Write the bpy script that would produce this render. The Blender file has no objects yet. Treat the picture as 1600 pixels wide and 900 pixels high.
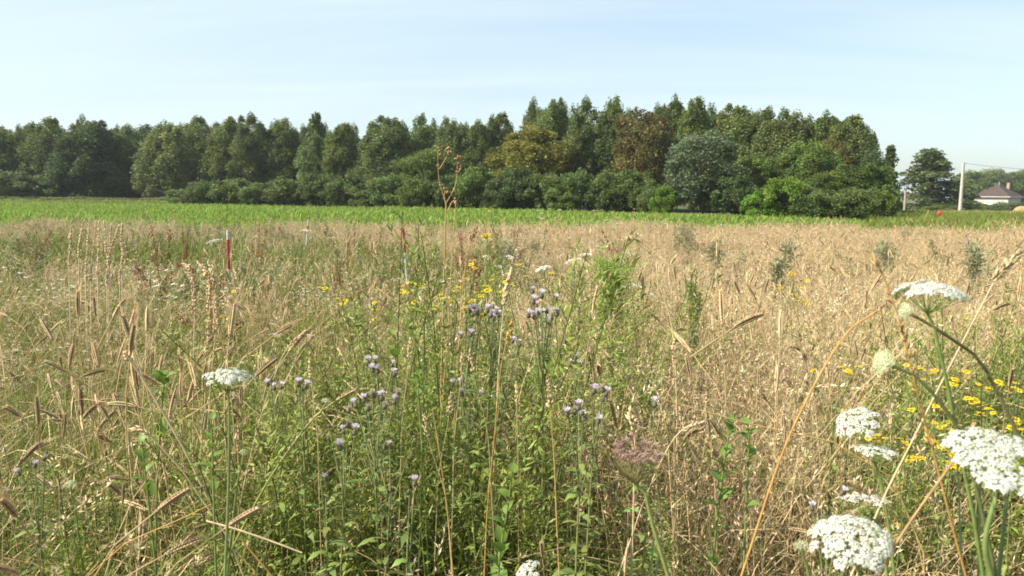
import bpy, math, random
import numpy as np
from mathutils import Matrix, Vector, Euler

R = math.radians
rng = np.random.default_rng(7)
random.seed(7)
SC = bpy.context.scene
COL = SC.collection

# ------------------------------------------------------------------ camera
CAM_H, PITCH, ROLL, FPX = 1.4, R(6.8), R(0.4), 1232.0
cd = bpy.data.cameras.new("camera")
cam = bpy.data.objects.new("camera", cd); COL.objects.link(cam)
cd.sensor_width = 36.0
cd.lens = FPX / 1600.0 * 36.0
cd.clip_start = 0.02; cd.clip_end = 5000
CROT = Euler((math.pi / 2 - PITCH, 0, 0)).to_matrix() @ Matrix.Rotation(ROLL, 3, 'Z')
cam.matrix_world = Matrix.Translation((0, 0, CAM_H)) @ CROT.to_4x4()
SC.camera = cam
cd.dof.use_dof = True; cd.dof.focus_distance = 3.2; cd.dof.aperture_fstop = 9.0
CR = np.array(CROT); CRI = CR.T

# ------------------------------------------------------------------ sky and sun
SUN_EL, SUN_AZ = R(42), R(-104)        # azimuth clockwise from +Y (view direction)
sdir = Vector((math.sin(SUN_AZ) * math.cos(SUN_EL), math.cos(SUN_AZ) * math.cos(SUN_EL), math.sin(SUN_EL)))
W = bpy.data.worlds.new("World"); SC.world = W; W.use_nodes = True
nt = W.node_tree; N = nt.nodes; L = nt.links
for n in list(N): N.remove(n)
out = N.new("ShaderNodeOutputWorld"); bg = N.new("ShaderNodeBackground"); bg.inputs[1].default_value = 0.093
sky = N.new("ShaderNodeTexSky"); sky.sky_type = 'NISHITA'; sky.sun_disc = False
sky.sun_elevation = SUN_EL; sky.sun_rotation = SUN_AZ; sky.altitude = 50
sky.air_density = 1.0; sky.dust_density = 1.6; sky.ozone_density = 1.2
tc = N.new("ShaderNodeTexCoord"); sep = N.new("ShaderNodeSeparateXYZ"); L.new(tc.outputs['Generated'], sep.inputs[0])
def math_node(op, a, b=None, clamp=False):
    m = N.new("ShaderNodeMath"); m.operation = op; m.use_clamp = clamp
    for i, v in enumerate((a, b)):
        if v is None: continue
        if isinstance(v, (int, float)): m.inputs[i].default_value = v
        else: L.new(v, m.inputs[i])
    return m.outputs[0]
zz = math_node('ADD', math_node('MAXIMUM', sep.outputs[2], 0.0), 0.12)
cmb = N.new("ShaderNodeCombineXYZ")
L.new(math_node('DIVIDE', sep.outputs[0], zz), cmb.inputs[0]); L.new(math_node('DIVIDE', sep.outputs[1], zz), cmb.inputs[1])
mp = N.new("ShaderNodeMapping"); mp.inputs['Rotation'].default_value = (0, 0, R(24)); mp.inputs['Scale'].default_value = (0.30, 1.25, 1)
mp.inputs['Location'].default_value = (2.1, 0.4, 0)
L.new(cmb.outputs[0], mp.inputs[0])
nz = N.new("ShaderNodeTexNoise"); nz.inputs['Scale'].default_value = 0.8; nz.inputs['Detail'].default_value = 7; nz.inputs['Roughness'].default_value = 0.52; nz.inputs['Distortion'].default_value = 0.7
L.new(mp.outputs[0], nz.inputs[0])
rp = N.new("ShaderNodeValToRGB"); rp.color_ramp.elements[0].position = 0.40; rp.color_ramp.elements[1].position = 0.66
rp.color_ramp.elements[0].color = (0.36, 0.36, 0.36, 1); rp.color_ramp.elements[1].color = (0.95, 0.95, 0.95, 1)
L.new(nz.outputs[0], rp.inputs[0])
mixc = N.new("ShaderNodeMix"); mixc.data_type = 'RGBA'; mixc.inputs[7].default_value = (4.0, 4.75, 4.90, 1)
L.new(rp.outputs[0], mixc.inputs[0]); L.new(sky.outputs[0], mixc.inputs[6])
L.new(mixc.outputs[2], bg.inputs[0]); L.new(bg.outputs[0], out.inputs[0])
sl = bpy.data.lights.new("sun", 'SUN'); sl.energy = 4.8; sl.angle = R(0.5); sl.color = (1.0, 0.93, 0.80)
so = bpy.data.objects.new("sun", sl); COL.objects.link(so); so.rotation_euler = sdir.to_track_quat('Z', 'Y').to_euler()
SC.view_settings.view_transform = 'Standard'; SC.view_settings.look = 'None'; SC.view_settings.gamma = 1.0
SC.view_settings.exposure = 1.18
SC.render.engine = 'CYCLES'
SC.cycles.use_denoising = True
SC.cycles.max_bounces = 6; SC.cycles.transparent_max_bounces = 4; SC.cycles.diffuse_bounces = 3; SC.cycles.transmission_bounces = 3
SC.cycles.filter_width = 1.7

# ------------------------------------------------------------------ pixel <-> world (1600 x 900 frame of the photograph)
def smooth(a, b, x):
    t = np.clip((np.asarray(x, float) - a) / (b - a), 0, 1); return t * t * (3 - 2 * t)
def ground(x, y):
    x = np.asarray(x, float); y = np.asarray(y, float)
    dip = -1.9 * smooth(55, 150, y) * smooth(14, 55, x)
    return dip + 0.02 * np.sin(x * 0.7 + 1) * np.sin(y * 0.55) * smooth(0, 3, y)
def P(px, py, depth):
    v = CR @ np.array([(px - 800) / FPX, -(py - 450) / FPX, -1.0])
    return np.array([0, 0, CAM_H]) + v * (depth / v[1])
def proj(p):
    c = (np.asarray(p, float) - np.array([0, 0, CAM_H])) @ CR
    return 800 + FPX * c[..., 0] / -c[..., 2], 450 - FPX * c[..., 1] / -c[..., 2]
def base_at(px, depth):
    x = P(px, 330, depth)[0]
    return np.array([x, depth, float(ground(x, depth))])

# ------------------------------------------------------------------ mesh builder
def nrm(v):
    v = np.asarray(v, float); return v / np.maximum(np.linalg.norm(v, axis=-1, keepdims=True), 1e-9)
class MB:
    def __init__(s): s.v = []; s.c = []; s.q = []; s.t = []; s.n = 0
    def add(s, v, col, quads=None, tris=None):
        v = np.asarray(v, float).reshape(-1, 3)
        c = np.broadcast_to(np.asarray(col, float), v.shape)
        if quads is not None and len(quads): s.q.append(np.asarray(quads, int) + s.n)
        if tris is not None and len(tris): s.t.append(np.asarray(tris, int) + s.n)
        s.v.append(v); s.c.append(c); s.n += len(v)
    def ribbons(s, paths, widths, side, col):            # paths (N,K,3), widths (K,) or (N,K), side (N,3), col (N,3) or (N,K,3)
        paths = np.asarray(paths, float); n, k, _ = paths.shape
        w = np.broadcast_to(np.asarray(widths, float), (n, k))[..., None] * 0.5
        sd = np.broadcast_to(np.asarray(side, float), (n, 3))[:, None, :]
        v = np.stack([paths - sd * w, paths + sd * w], 2)   # n,k,2,3
        col = np.asarray(col, float)
        if col.ndim == 1: col = np.broadcast_to(col, (n, 3))
        if col.ndim == 2: col = np.broadcast_to(col[:, None, :], (n, k, 3))
        c = np.repeat(col[:, :, None, :], 2, 2)
        i = (np.arange(n)[:, None] * k + np.arange(k - 1)[None]) * 2
        q = np.stack([i, i + 1, i + 3, i + 2], -1).reshape(-1, 4)
        s.add(v.reshape(-1, 3), c.reshape(-1, 3), q)
    def tubes(s, paths, radii, sides, col):               # paths (N,K,3), radii (K,) or (N,K)
        paths = np.asarray(paths, float); n, k, _ = paths.shape
        r = np.broadcast_to(np.asarray(radii, float), (n, k))[:, :, None, None]
        t = np.empty_like(paths); t[:, 1:-1] = paths[:, 2:] - paths[:, :-2]; t[:, 0] = paths[:, 1] - paths[:, 0]; t[:, -1] = paths[:, -1] - paths[:, -2]
        t = nrm(t)
        d = nrm(paths[:, -1] - paths[:, 0])
        ref = np.where(np.abs(d[:, 2:3]) > 0.8, np.array([[1.0, 0.13, 0]]), np.array([[0, 0.1, 1.0]]))
        a = nrm(np.cross(t, ref[:, None, :])); b = np.cross(t, a)
        ang = np.arange(sides) * 2 * math.pi / sides
        v = paths[:, :, None, :] + r * (a[:, :, None, :] * np.cos(ang)[None, None, :, None] + b[:, :, None, :] * np.sin(ang)[None, None, :, None])
        col = np.asarray(col, float)
        if col.ndim == 1: col = np.broadcast_to(col, (n, 3))
        if col.ndim == 2: col = np.broadcast_to(col[:, None, :], (n, k, 3))
        c = np.repeat(col[:, :, None, :], sides, 2)
        base = (np.arange(n)[:, None, None] * k + np.arange(k - 1)[None, :, None]) * sides
        j = np.arange(sides)[None, None, :]; j2 = (j + 1) % sides
        q = np.stack([base + j, base + j2, base + sides + j2, base + sides + j], -1).reshape(-1, 4)
        s.add(v.reshape(-1, 3), c.reshape(-1, 3), q)
    def leaves(s, cen, u, v, col):                        # diamonds: centre, half-length vector u, half-width vector v
        cen = np.asarray(cen, float); n = len(cen)
        vv = np.stack([cen - u, cen + v - u * 0.1, cen + u, cen - v - u * 0.1], 1)
        col = np.broadcast_to(np.asarray(col, float), (n, 3))
        s.add(vv.reshape(-1, 3), np.repeat(col, 4, 0), np.arange(n * 4).reshape(-1, 4))
    def spindles(s, cen, ax, r, col):                     # little 6-sided-ish seeds: octahedra, ax = half axis vector
        cen = np.asarray(cen, float); ax = np.asarray(ax, float); n = len(cen)
        r = np.broadcast_to(np.asarray(r, float), (n,))[:, None]
        d = nrm(ax); ref = np.where(np.abs(d[:, 2:3]) > 0.8, np.array([[1.0, 0, 0]]), np.array([[0, 0, 1.0]]))
        a = nrm(np.cross(d, ref)) * r; b = np.cross(d, nrm(a)) * r
        vv = np.stack([cen - ax, cen + a, cen + b, cen - a, cen - b, cen + ax], 1)
        f = np.array([[0, 2, 1], [0, 3, 2], [0, 4, 3], [0, 1, 4], [5, 1, 2], [5, 2, 3], [5, 3, 4], [5, 4, 1]])
        t = (np.arange(n)[:, None, None] * 6 + f[None]).reshape(-1, 3)
        col = np.broadcast_to(np.asarray(col, float), (n, 3))
        s.add(vv.reshape(-1, 3), np.repeat(col, 6, 0), None, t)
    def box(s, lo, hi, col):
        lo = np.asarray(lo, float); hi = np.asarray(hi, float)
        v = np.array([[(hi if i & 1 else lo)[0], (hi if i & 2 else lo)[1], (hi if i & 4 else lo)[2]] for i in range(8)])
        s.add(v, col, [[0, 2, 3, 1], [4, 5, 7, 6], [0, 1, 5, 4], [2, 6, 7, 3], [0, 4, 6, 2], [1, 3, 7, 5]])
    def merge(s, o, mat=None):
        V = np.concatenate(o.v); 
        if mat is not None: V = V @ np.asarray(mat)[:3, :3].T + np.asarray(mat)[:3, 3]
        s.add(V, np.concatenate(o.c), np.concatenate(o.q) if o.q else None, np.concatenate(o.t) if o.t else None)
    def mesh(s, name, m, flat=False, origin=None):
        v = np.concatenate(s.v)
        if origin is not None: v = v - np.asarray(origin, float)
        q = np.concatenate(s.q) if s.q else np.zeros((0, 4), int)
        t = np.concatenate(s.t) if s.t else np.zeros((0, 3), int)
        me = bpy.data.meshes.new(name)
        me.vertices.add(len(v)); me.vertices.foreach_set("co", v.astype(np.float32).ravel())
        me.loops.add(q.size + t.size)
        me.loops.foreach_set("vertex_index", np.concatenate([q.ravel(), t.ravel()]).astype(np.int32))
        me.polygons.add(len(q) + len(t))
        me.polygons.foreach_set("loop_start", np.concatenate([np.arange(len(q)) * 4, q.size + np.arange(len(t)) * 3]).astype(np.int32))
        if flat: me.polygons.foreach_set("use_smooth", np.zeros(len(q) + len(t), bool))
        ca = me.color_attributes.new("Col", 'FLOAT_COLOR', 'POINT')
        c = np.ones((len(v), 4), np.float32); c[:, :3] = np.concatenate(s.c); ca.data.foreach_set("color", c.ravel())
        me.update(calc_edges=True); me.materials.append(m)
        return me
    def build(s, name, m, parent=None, flat=False, origin=None):
        o = bpy.data.objects.new(name, s.mesh(name, m, flat, origin)); COL.objects.link(o)
        if parent is not None: o.parent = parent
        return o
def tag(o, label=None, cat=None, group=None, kind=None):
    if label: o['label'] = label
    if cat: o['category'] = cat
    if group: o['group'] = group
    if kind: o['kind'] = kind
    return o
def thing(name, label, cat, loc=(0, 0, 0), group=None):
    o = bpy.data.objects.new(name, None); COL.objects.link(o); o.location = [float(a) for a in loc]
    o.empty_display_size = 0.1
    return tag(o, label, cat, group)
def copy_thing(o, loc, rotz=0.0, scale=None, label=None, group=None):
    r = o.copy(); COL.objects.link(r); r.location = [float(a) for a in loc]; r.rotation_euler = (0, 0, rotz)
    if scale is not None: r.scale = scale
    if label: r['label'] = label
    if group: r['group'] = group
    for ch in list(o.children):
        c = ch.copy(); COL.objects.link(c); c.parent = r
        for g in list(ch.children):
            d = g.copy(); COL.objects.link(d); d.parent = c
    return r

# ------------------------------------------------------------------ materials
def mat(name, rough=0.6, transl=0.0, spec=0.25, rnd=0.0, noise=None, hue=0.0, bump=0.0):
    m = bpy.data.materials.new(name); m.use_nodes = True; t = m.node_tree; n = t.nodes; l = t.links
    b = n["Principled BSDF"]; b.inputs['Roughness'].default_value = rough; b.inputs['Specular IOR Level'].default_value = spec
    a = n.new("ShaderNodeAttribute"); a.attribute_name = "Col"; cur = a.outputs['Color']
    if rnd or hue:
        oi = n.new("ShaderNodeObjectInfo"); hs = n.new("ShaderNodeHueSaturation")
        mr = n.new("ShaderNodeMapRange"); mr.inputs[3].default_value = 1 - rnd; mr.inputs[4].default_value = 1 + rnd
        l.new(oi.outputs['Random'], mr.inputs[0]); l.new(mr.outputs[0], hs.inputs['Value'])
        wn = n.new("ShaderNodeTexWhiteNoise"); wn.noise_dimensions = '1D'; l.new(oi.outputs['Random'], wn.inputs['W'])
        mh = n.new("ShaderNodeMapRange"); mh.inputs[3].default_value = 0.5 - hue; mh.inputs[4].default_value = 0.5 + hue
        l.new(wn.outputs[0], mh.inputs[0]); l.new(mh.outputs[0], hs.inputs['Hue'])
        l.new(cur, hs.inputs['Color']); cur = hs.outputs[0]
    if noise:
        sc, lo, hi = noise
        g = n.new("ShaderNodeTexNoise"); g.inputs['Scale'].default_value = sc; g.inputs['Detail'].default_value = 5
        tcn = n.new("ShaderNodeTexCoord"); l.new(tcn.outputs['Object'], g.inputs[0])
        r2 = n.new("ShaderNodeMapRange"); r2.inputs[1].default_value = 0.3; r2.inputs[2].default_value = 0.7; r2.inputs[3].default_value = lo; r2.inputs[4].default_value = hi
        l.new(g.outputs[0], r2.inputs[0])
        mm = n.new("ShaderNodeMix"); mm.data_type = 'RGBA'; mm.blend_type = 'MULTIPLY'; mm.inputs[0].default_value = 1
        l.new(cur, mm.inputs[6]); l.new(r2.outputs[0], mm.inputs[7]); cur = mm.outputs[2]
        if bump:
            bp = n.new("ShaderNodeBump"); bp.inputs['Strength'].default_value = bump; l.new(g.outputs[0], bp.inputs['Height']); l.new(bp.outputs[0], b.inputs['Normal'])
    l.new(cur, b.inputs['Base Color'])
    if transl:
        tr = n.new("ShaderNodeBsdfTranslucent"); mx = n.new("ShaderNodeMixShader"); mx.inputs[0].default_value = transl
        l.new(cur, tr.inputs[0]); l.new(b.outputs[0], mx.inputs[1]); l.new(tr.outputs[0], mx.inputs[2])
        l.new(mx.outputs[0], n["Material Output"].inputs[0])
    return m
M_LEAF = mat("tree_leaf", 0.55, 0.36, 0.2, rnd=0.17, hue=0.010)
M_BUSH = mat("bush_leaf", 0.55, 0.34, 0.2, rnd=0.12, hue=0.010)
M_BARK = mat("bark", 0.85, 0, 0.1, noise=(6, 0.6, 1.25), bump=0.4)
M_GRASS = mat("grass", 0.55, 0.32, 0.3, rnd=0.16, hue=0.018)
M_STRAW = mat("straw", 0.55, 0.22, 0.3, rnd=0.14, hue=0.010)
M_HERB = mat("herb", 0.5, 0.32, 0.3, rnd=0.16, hue=0.012)
M_PETAL = mat("petal", 0.6, 0.30, 0.15)
M_STEM = mat("stem", 0.5, 0.10, 0.35, noise=(60, 0.8, 1.15))
M_DRYSTEM = mat("dry_stem", 0.6, 0.0, 0.25, noise=(45, 0.65, 1.2))
M_CROP = mat("crop_leaf", 0.6, 0.38, 0.2, rnd=0.16, hue=0.014)
M_PAINT = mat("stake_paint", 0.5, 0, 0.4, noise=(30, 0.75, 1.05))
M_CONC = mat("concrete", 0.85, 0, 0.2, noise=(5, 0.8, 1.1), bump=0.1)
M_WALL = mat("render_wall", 0.85, 0, 0.2, noise=(1.2, 0.88, 1.05))
M_ROOF = mat("roof_tile", 0.8, 0, 0.2, noise=(3, 0.7, 1.2), bump=0.3)
M_METAL = mat("metal", 0.4, 0, 0.5, noise=(9, 0.9, 1.03))
M_HAY = mat("hay", 0.8, 0.0, 0.1, noise=(14, 0.6, 1.2), bump=0.6)

# ------------------------------------------------------------------ the setting: ground, crop soil
def soil_mat(name, c1, c2, c3, s1=3.0, s2=0.35):
    m = bpy.data.materials.new(name); m.use_nodes = True; t = m.node_tree; n = t.nodes; l = t.links
    b = n["Principled BSDF"]; b.inputs['Roughness'].default_value = 0.95; b.inputs['Specular IOR Level'].default_value = 0.1
    tcn = n.new("ShaderNodeTexCoord")
    a = n.new("ShaderNodeTexNoise"); a.inputs['Scale'].default_value = s1; a.inputs['Detail'].default_value = 8; a.inputs['Roughness'].default_value = 0.7
    d = n.new("ShaderNodeTexNoise"); d.inputs['Scale'].default_value = s2; d.inputs['Detail'].default_value = 3
    l.new(tcn.outputs['Object'], a.inputs[0]); l.new(tcn.outputs['Object'], d.inputs[0])
    r = n.new("ShaderNodeValToRGB"); r.color_ramp.elements[0].color = (*c1, 1); r.color_ramp.elements[1].color = (*c2, 1)
    r.color_ramp.elements[0].position = 0.35; r.color_ramp.elements[1].position = 0.65; l.new(a.outputs[0], r.inputs[0])
    mx = n.new("ShaderNodeMix"); mx.data_type = 'RGBA'; mx.inputs[7].default_value = (*c3, 1); l.new(r.outputs[0], mx.inputs[6])
    r2 = n.new("ShaderNodeMapRange"); r2.inputs[1].default_value = 0.42; r2.inputs[2].default_value = 0.6; l.new(d.outputs[0], r2.inputs[0]); l.new(r2.outputs[0], mx.inputs[0])
    l.new(mx.outputs[2], b.inputs['Base Color'])
    bp = n.new("ShaderNodeBump"); bp.inputs['Strength'].default_value = 0.6; bp.inputs['Distance'].default_value = 0.05; l.new(a.outputs[0], bp.inputs['Height']); l.new(bp.outputs[0], b.inputs['Normal'])
    return m
def sheet(name, xs, ys, dz, m):
    X, Y = np.meshgrid(xs, ys); Z = ground(X, Y) + dz
    nx = len(xs); ny = len(ys); i = (np.arange(ny - 1)[:, None] * nx + np.arange(nx - 1)[None]).ravel()
    b = MB(); b.add(np.stack([X, Y, Z], -1).reshape(-1, 3), (0.1, 0.1, 0.05), np.stack([i, i + 1, i + nx + 1, i + nx], -1))
    return tag(b.build(name, m), kind='structure')
M_SOIL = soil_mat("meadow_soil", (0.055, 0.04, 0.022), (0.15, 0.11, 0.055), (0.06, 0.075, 0.022))
M_FIELD = soil_mat("field_soil", (0.06, 0.075, 0.02), (0.10, 0.12, 0.035), (0.08, 0.09, 0.03))
gx = np.concatenate([[-3000, -900, -300], np.arange(-130, 131, 4.0), [300, 900, 3000]])
gy = np.concatenate([[-900, -200, -40], np.arange(-8, 30, 1.0), np.arange(30, 200, 5.0), [260, 500, 1200, 3500]])
sheet("ground", gx, gy, 0.0, M_SOIL)
sheet("crop_soil", np.arange(-90, 61, 3.0), np.arange(21, 106, 3.0), 0.012, M_FIELD)

# ================================================================== TREES
def crown_leaves(mb, cen, rad, n_leaf, size, col, droop=0.0, flat=1.0, cvar=0.22, rg=rng):
    """n_leaf leaves in each clump; cen (C,3), rad (C,)"""
    C = len(cen); tot = C * n_leaf
    ci = np.repeat(np.arange(C), n_leaf)
    o = rg.normal(size=(tot, 3)); o = o / np.linalg.norm(o, axis=1, keepdims=True) * (rg.random((tot, 1)) ** 0.45)
    o[:, 2] *= flat
    p = cen[ci] + o * rad[ci][:, None]
    rr = np.linalg.norm(o[:, :2], axis=1); p[:, 2] -= droop * rad[ci] * rr * (0.5 + rg.random(tot))
    u = nrm(rg.normal(size=(tot, 3)) + np.array([0, 0, -droop])); w = nrm(np.cross(u, rg.normal(size=(tot, 3))))
    s = size * (0.6 + 0.8 * rg.random((tot, 1)))
    cc = np.asarray(col) * (1 + cvar * rg.normal(size=(C, 1)))[ci].clip(0.5, 1.7) * (1 + 0.16 * rg.normal(size=(tot, 1))).clip(0.6, 1.5)
    cc = cc * (1 + np.array([0.06, 0, -0.05]) * rg.normal(size=(C, 1))[ci])
    mb.leaves(p, u * s, w * s * 0.62, np.clip(cc, 0.004, 1))
def limb_paths(p0, p1, sag, k=5):
    t = np.linspace(0, 1, k)[None, :, None]
    p = p0[:, None, :] * (1 - t) + p1[:, None, :] * t
    p[..., 2] += sag * np.sin(t[..., 0] * math.pi)
    return p
BARK_W = (0.42, 0.40, 0.36); BARK_B = (0.10, 0.075, 0.05)

def gen_tree(kind, seed, col, H, Wd):
    """returns (trunk MB, crown MB) for a tree of height H and crown width Wd standing on the origin"""
    rg = np.random.default_rng(seed); tr = MB(); cr = MB(); rad = Wd / 2
    if kind == 'birch':
        ns = 3 + seed % 3; cens = []; rads = []; bases = []
        for i in range(ns):
            a = rg.random() * 6.28; off = rad * (0.15 + 0.42 * rg.random()) * (0 if i == 0 else 1)
            hx, hy = math.cos(a) * off, math.sin(a) * off; top = H * (1.0 if i == 0 else 0.80 + 0.18 * rg.random())
            z0 = H * (0.10 + 0.1 * rg.random()); rs = rad * (0.72 if i == 0 else 0.60)
            n = 44
            z = z0 + (top - z0) * rg.random(n) ** 0.9; tt = (z - z0) / (top - z0)
            prof = np.clip(np.minimum(0.6 + 1.6 * tt, 1.0) * np.clip((1 - tt ** 3) ** 0.7, 0.05, 1), 0.28, 1)
            aa = rg.random(n) * 6.28; r = rs * prof * (0.45 + 0.6 * rg.random(n))
            cens.append(np.stack([hx + np.cos(aa) * r, hy + np.sin(aa) * r, z], 1)); rads.append(rad * (0.15 + 0.16 * rg.random(n)) * (0.6 + 0.5 * prof))
            bases.append((hx, hy, top))
        cen = np.concatenate(cens); rr = np.concatenate(rads)
        crown_leaves(cr, cen, rr, 230, 0.068, col, droop=1.3, flat=1.6, cvar=0.15, rg=rg)
        for i, (hx, hy, top) in enumerate(bases):
            z = np.linspace(0, 1, 7); p = np.stack([hx * z ** 0.6, hy * z ** 0.6, top * 0.93 * z], 1) + rg.normal(size=(7, 3)) * 0.04
            p[0, 2] = -0.2
            tr.tubes(p[None], np.linspace(0.13 if i == 0 else 0.09, 0.015, 7) * H / 9, 7, BARK_W)
        k = rg.choice(len(cen), 26, replace=False); p1 = cen[k]; p0 = np.stack([p1[:, 0] * 0.15, p1[:, 1] * 0.15, p1[:, 2] * 0.72], 1)
        tr.tubes(limb_paths(p0, p1, 0.15), np.linspace(0.035, 0.008, 5), 5, (0.16, 0.13, 0.10))
    elif kind in ('round', 'bush'):
        n = 120 if kind == 'round' else 85
        zc = 0.55 if kind == 'round' else 0.42; zr = 0.47 if kind == 'round' else 0.55
        d = nrm(rg.normal(size=(n, 3))); lob = nrm(rg.normal(size=(9, 3)))
        lump = 0.80 + 0.30 * np.max(np.clip(d @ lob.T, 0, 1) ** 6, axis=1)
        r = (0.50 + 0.5 * rg.random(n) ** 0.5) * lump
        cen = np.stack([d[:, 0] * rad * r * 0.88, d[:, 1] * rad * r * 0.88, H * zc + d[:, 2] * H * zr * r * 0.92], 1)
        keep = cen[:, 2] > 0.05 * H; cen = cen[keep]
        rr = rad * (0.15 + 0.17 * rg.random(len(cen)))
        crown_leaves(cr, cen, rr, 170 if kind == 'round' else 150, 0.080 if kind == 'round' else 0.068, col, droop=0.25, flat=0.75, rg=rg)
        z = np.linspace(0, 1, 6); p = np.stack([0.15 * np.sin(z * 3), 0.1 * np.sin(z * 4), H * 0.75 * z], 1); p[0, 2] = -0.2
        tr.tubes(p[None], np.linspace(0.16, 0.03, 6) * (1 if kind == 'round' else 0.5) * H / 7, 8, BARK_B)
        k = rg.choice(len(cen), 24, replace=False); p1 = cen[k]; p0 = np.stack([p1[:, 0] * 0.08, p1[:, 1] * 0.08, np.clip(p1[:, 2] * 0.5, 0.1, None)], 1)
        tr.tubes(limb_paths(p0, p1, 0.2), np.linspace(0.05, 0.01, 5) * (1 if kind == 'round' else 0.6), 5, BARK_B)
    elif kind == 'poplar':
        n = 90; tt = rg.random(n); z = H * (0.06 + 0.92 * tt); prof = np.clip(np.minimum(0.6 + 2 * tt, 1) * (1 - tt) ** 0.5, 0.08, 1)
        aa = rg.random(n) * 6.28; r = rad * prof * (0.3 + 0.6 * rg.random(n))
        cen = np.stack([np.cos(aa) * r, np.sin(aa) * r, z], 1)
        crown_leaves(cr, cen, rad * (0.22 + 0.2 * rg.random(n)), 80, 0.115, col, droop=-0.3, flat=1.3, rg=rg)
        p = np.stack([np.zeros(5), np.zeros(5), np.linspace(-0.2, H * 0.92, 5)], 1); tr.tubes(p[None], np.linspace(0.14, 0.02, 5), 7, BARK_B)
        k = rg.choice(n, 20, replace=False); p1 = cen[k]; p0 = p1 * [0.05, 0.05, 0.8]; tr.tubes(limb_paths(p0, p1, -0.05), np.linspace(0.03, 0.008, 5), 5, BARK_B)
    elif kind == 'cedar':
        cens = []; rads = []; p0s = []; p1s = []
        nl = 60
        for i in range(nl):
            tt = (i + rg.random()) / nl; z = H * (0.10 + 0.86 * tt)
            rmax = rad * np.clip(np.minimum(0.8 + 1.2 * tt, 1.0) * (1 - tt) ** 0.62 * (0.55 + 0.6 * rg.random()), 0.05, 1)
            a = rg.random() * 6.28; tip = np.array([math.cos(a) * rmax, math.sin(a) * rmax, z + 0.02 * rmax - 0.18 * rmax])
            p0s.append([0, 0, z]); p1s.append(tip)
            for f in (0.25, 0.5, 0.75, 1.0):
                cens.append(np.array([0, 0, z]) * (1 - f) + tip * f + rg.normal(size=3) * 0.12); rads.append(0.48 + 0.32 * rg.random())
        cen = np.array(cens); 
        crown_leaves(cr, cen, np.array(rads) * rad / 3.3, 50, 0.13, col, droop=0.5, flat=0.5, cvar=0.18, rg=rg)
        p = np.stack([np.zeros(6), np.zeros(6), np.linspace(-0.2, H, 6)], 1); tr.tubes(p[None], np.linspace(0.28, 0.02, 6), 8, BARK_B)
        tr.tubes(limb_paths(np.array(p0s), np.array(p1s), 0.1), np.linspace(0.06, 0.012, 5), 5, BARK_B)
    return tr, cr

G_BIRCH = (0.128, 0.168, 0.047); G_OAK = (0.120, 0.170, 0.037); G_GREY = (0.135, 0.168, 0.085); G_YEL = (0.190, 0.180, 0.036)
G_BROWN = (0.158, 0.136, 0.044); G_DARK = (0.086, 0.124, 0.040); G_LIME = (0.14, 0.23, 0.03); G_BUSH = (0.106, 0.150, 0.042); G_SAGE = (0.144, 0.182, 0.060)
NOM = {'birch': (9.0, 3.6), 'round': (7.0, 5.0), 'bush': (3.2, 3.4), 'poplar': (6.0, 2.0), 'cedar': (9.0, 6.6)}
_variants = {}
def variant(kind, i, col):
    key = (kind, i, col)
    if key not in _variants:
        H, Wd = NOM[kind]; tr, cr = gen_tree(kind, 31 * i + len(kind) * 7 + 3, col, H, Wd)
        _variants[key] = (tr.mesh("trunk", M_BARK), cr.mesh("crown", M_LEAF if kind != 'bush' else M_BUSH))
    return _variants[key]
_tree_n = 0
TREE_PTS = []
def place_tree(name, cat, kind, vi, col, px, top, wpx, d, label, group=None):
    global _tree_n; _tree_n += 1
    b = base_at(px, d); x = b[0]
    ztop = P(px, top, d)[2]; h = ztop - b[2]; w = wpx / FPX * d * math.hypot(1, x / d) ** 0.5
    H, Wd = NOM[kind]; tm, cm = variant(kind, vi, col)
    t = thing(name, label, cat, b, group); t.rotation_euler = (0, 0, (_tree_n * 2.399) % 6.283)
    wf = 1.62 if kind == 'birch' else 1.18
    t.scale = (w / Wd * wf, w / Wd * wf, h / H * 0.985)
    for nm, me in (('trunk', tm), ('crown', cm)):
        o = bpy.data.objects.new(nm, me); COL.objects.link(o); o.parent = t
    TREE_PTS.append((b[0], b[1], h))
    return t

EDGE_G = "trees along the edge of the wood"
B, O = 'birch', 'round'
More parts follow.
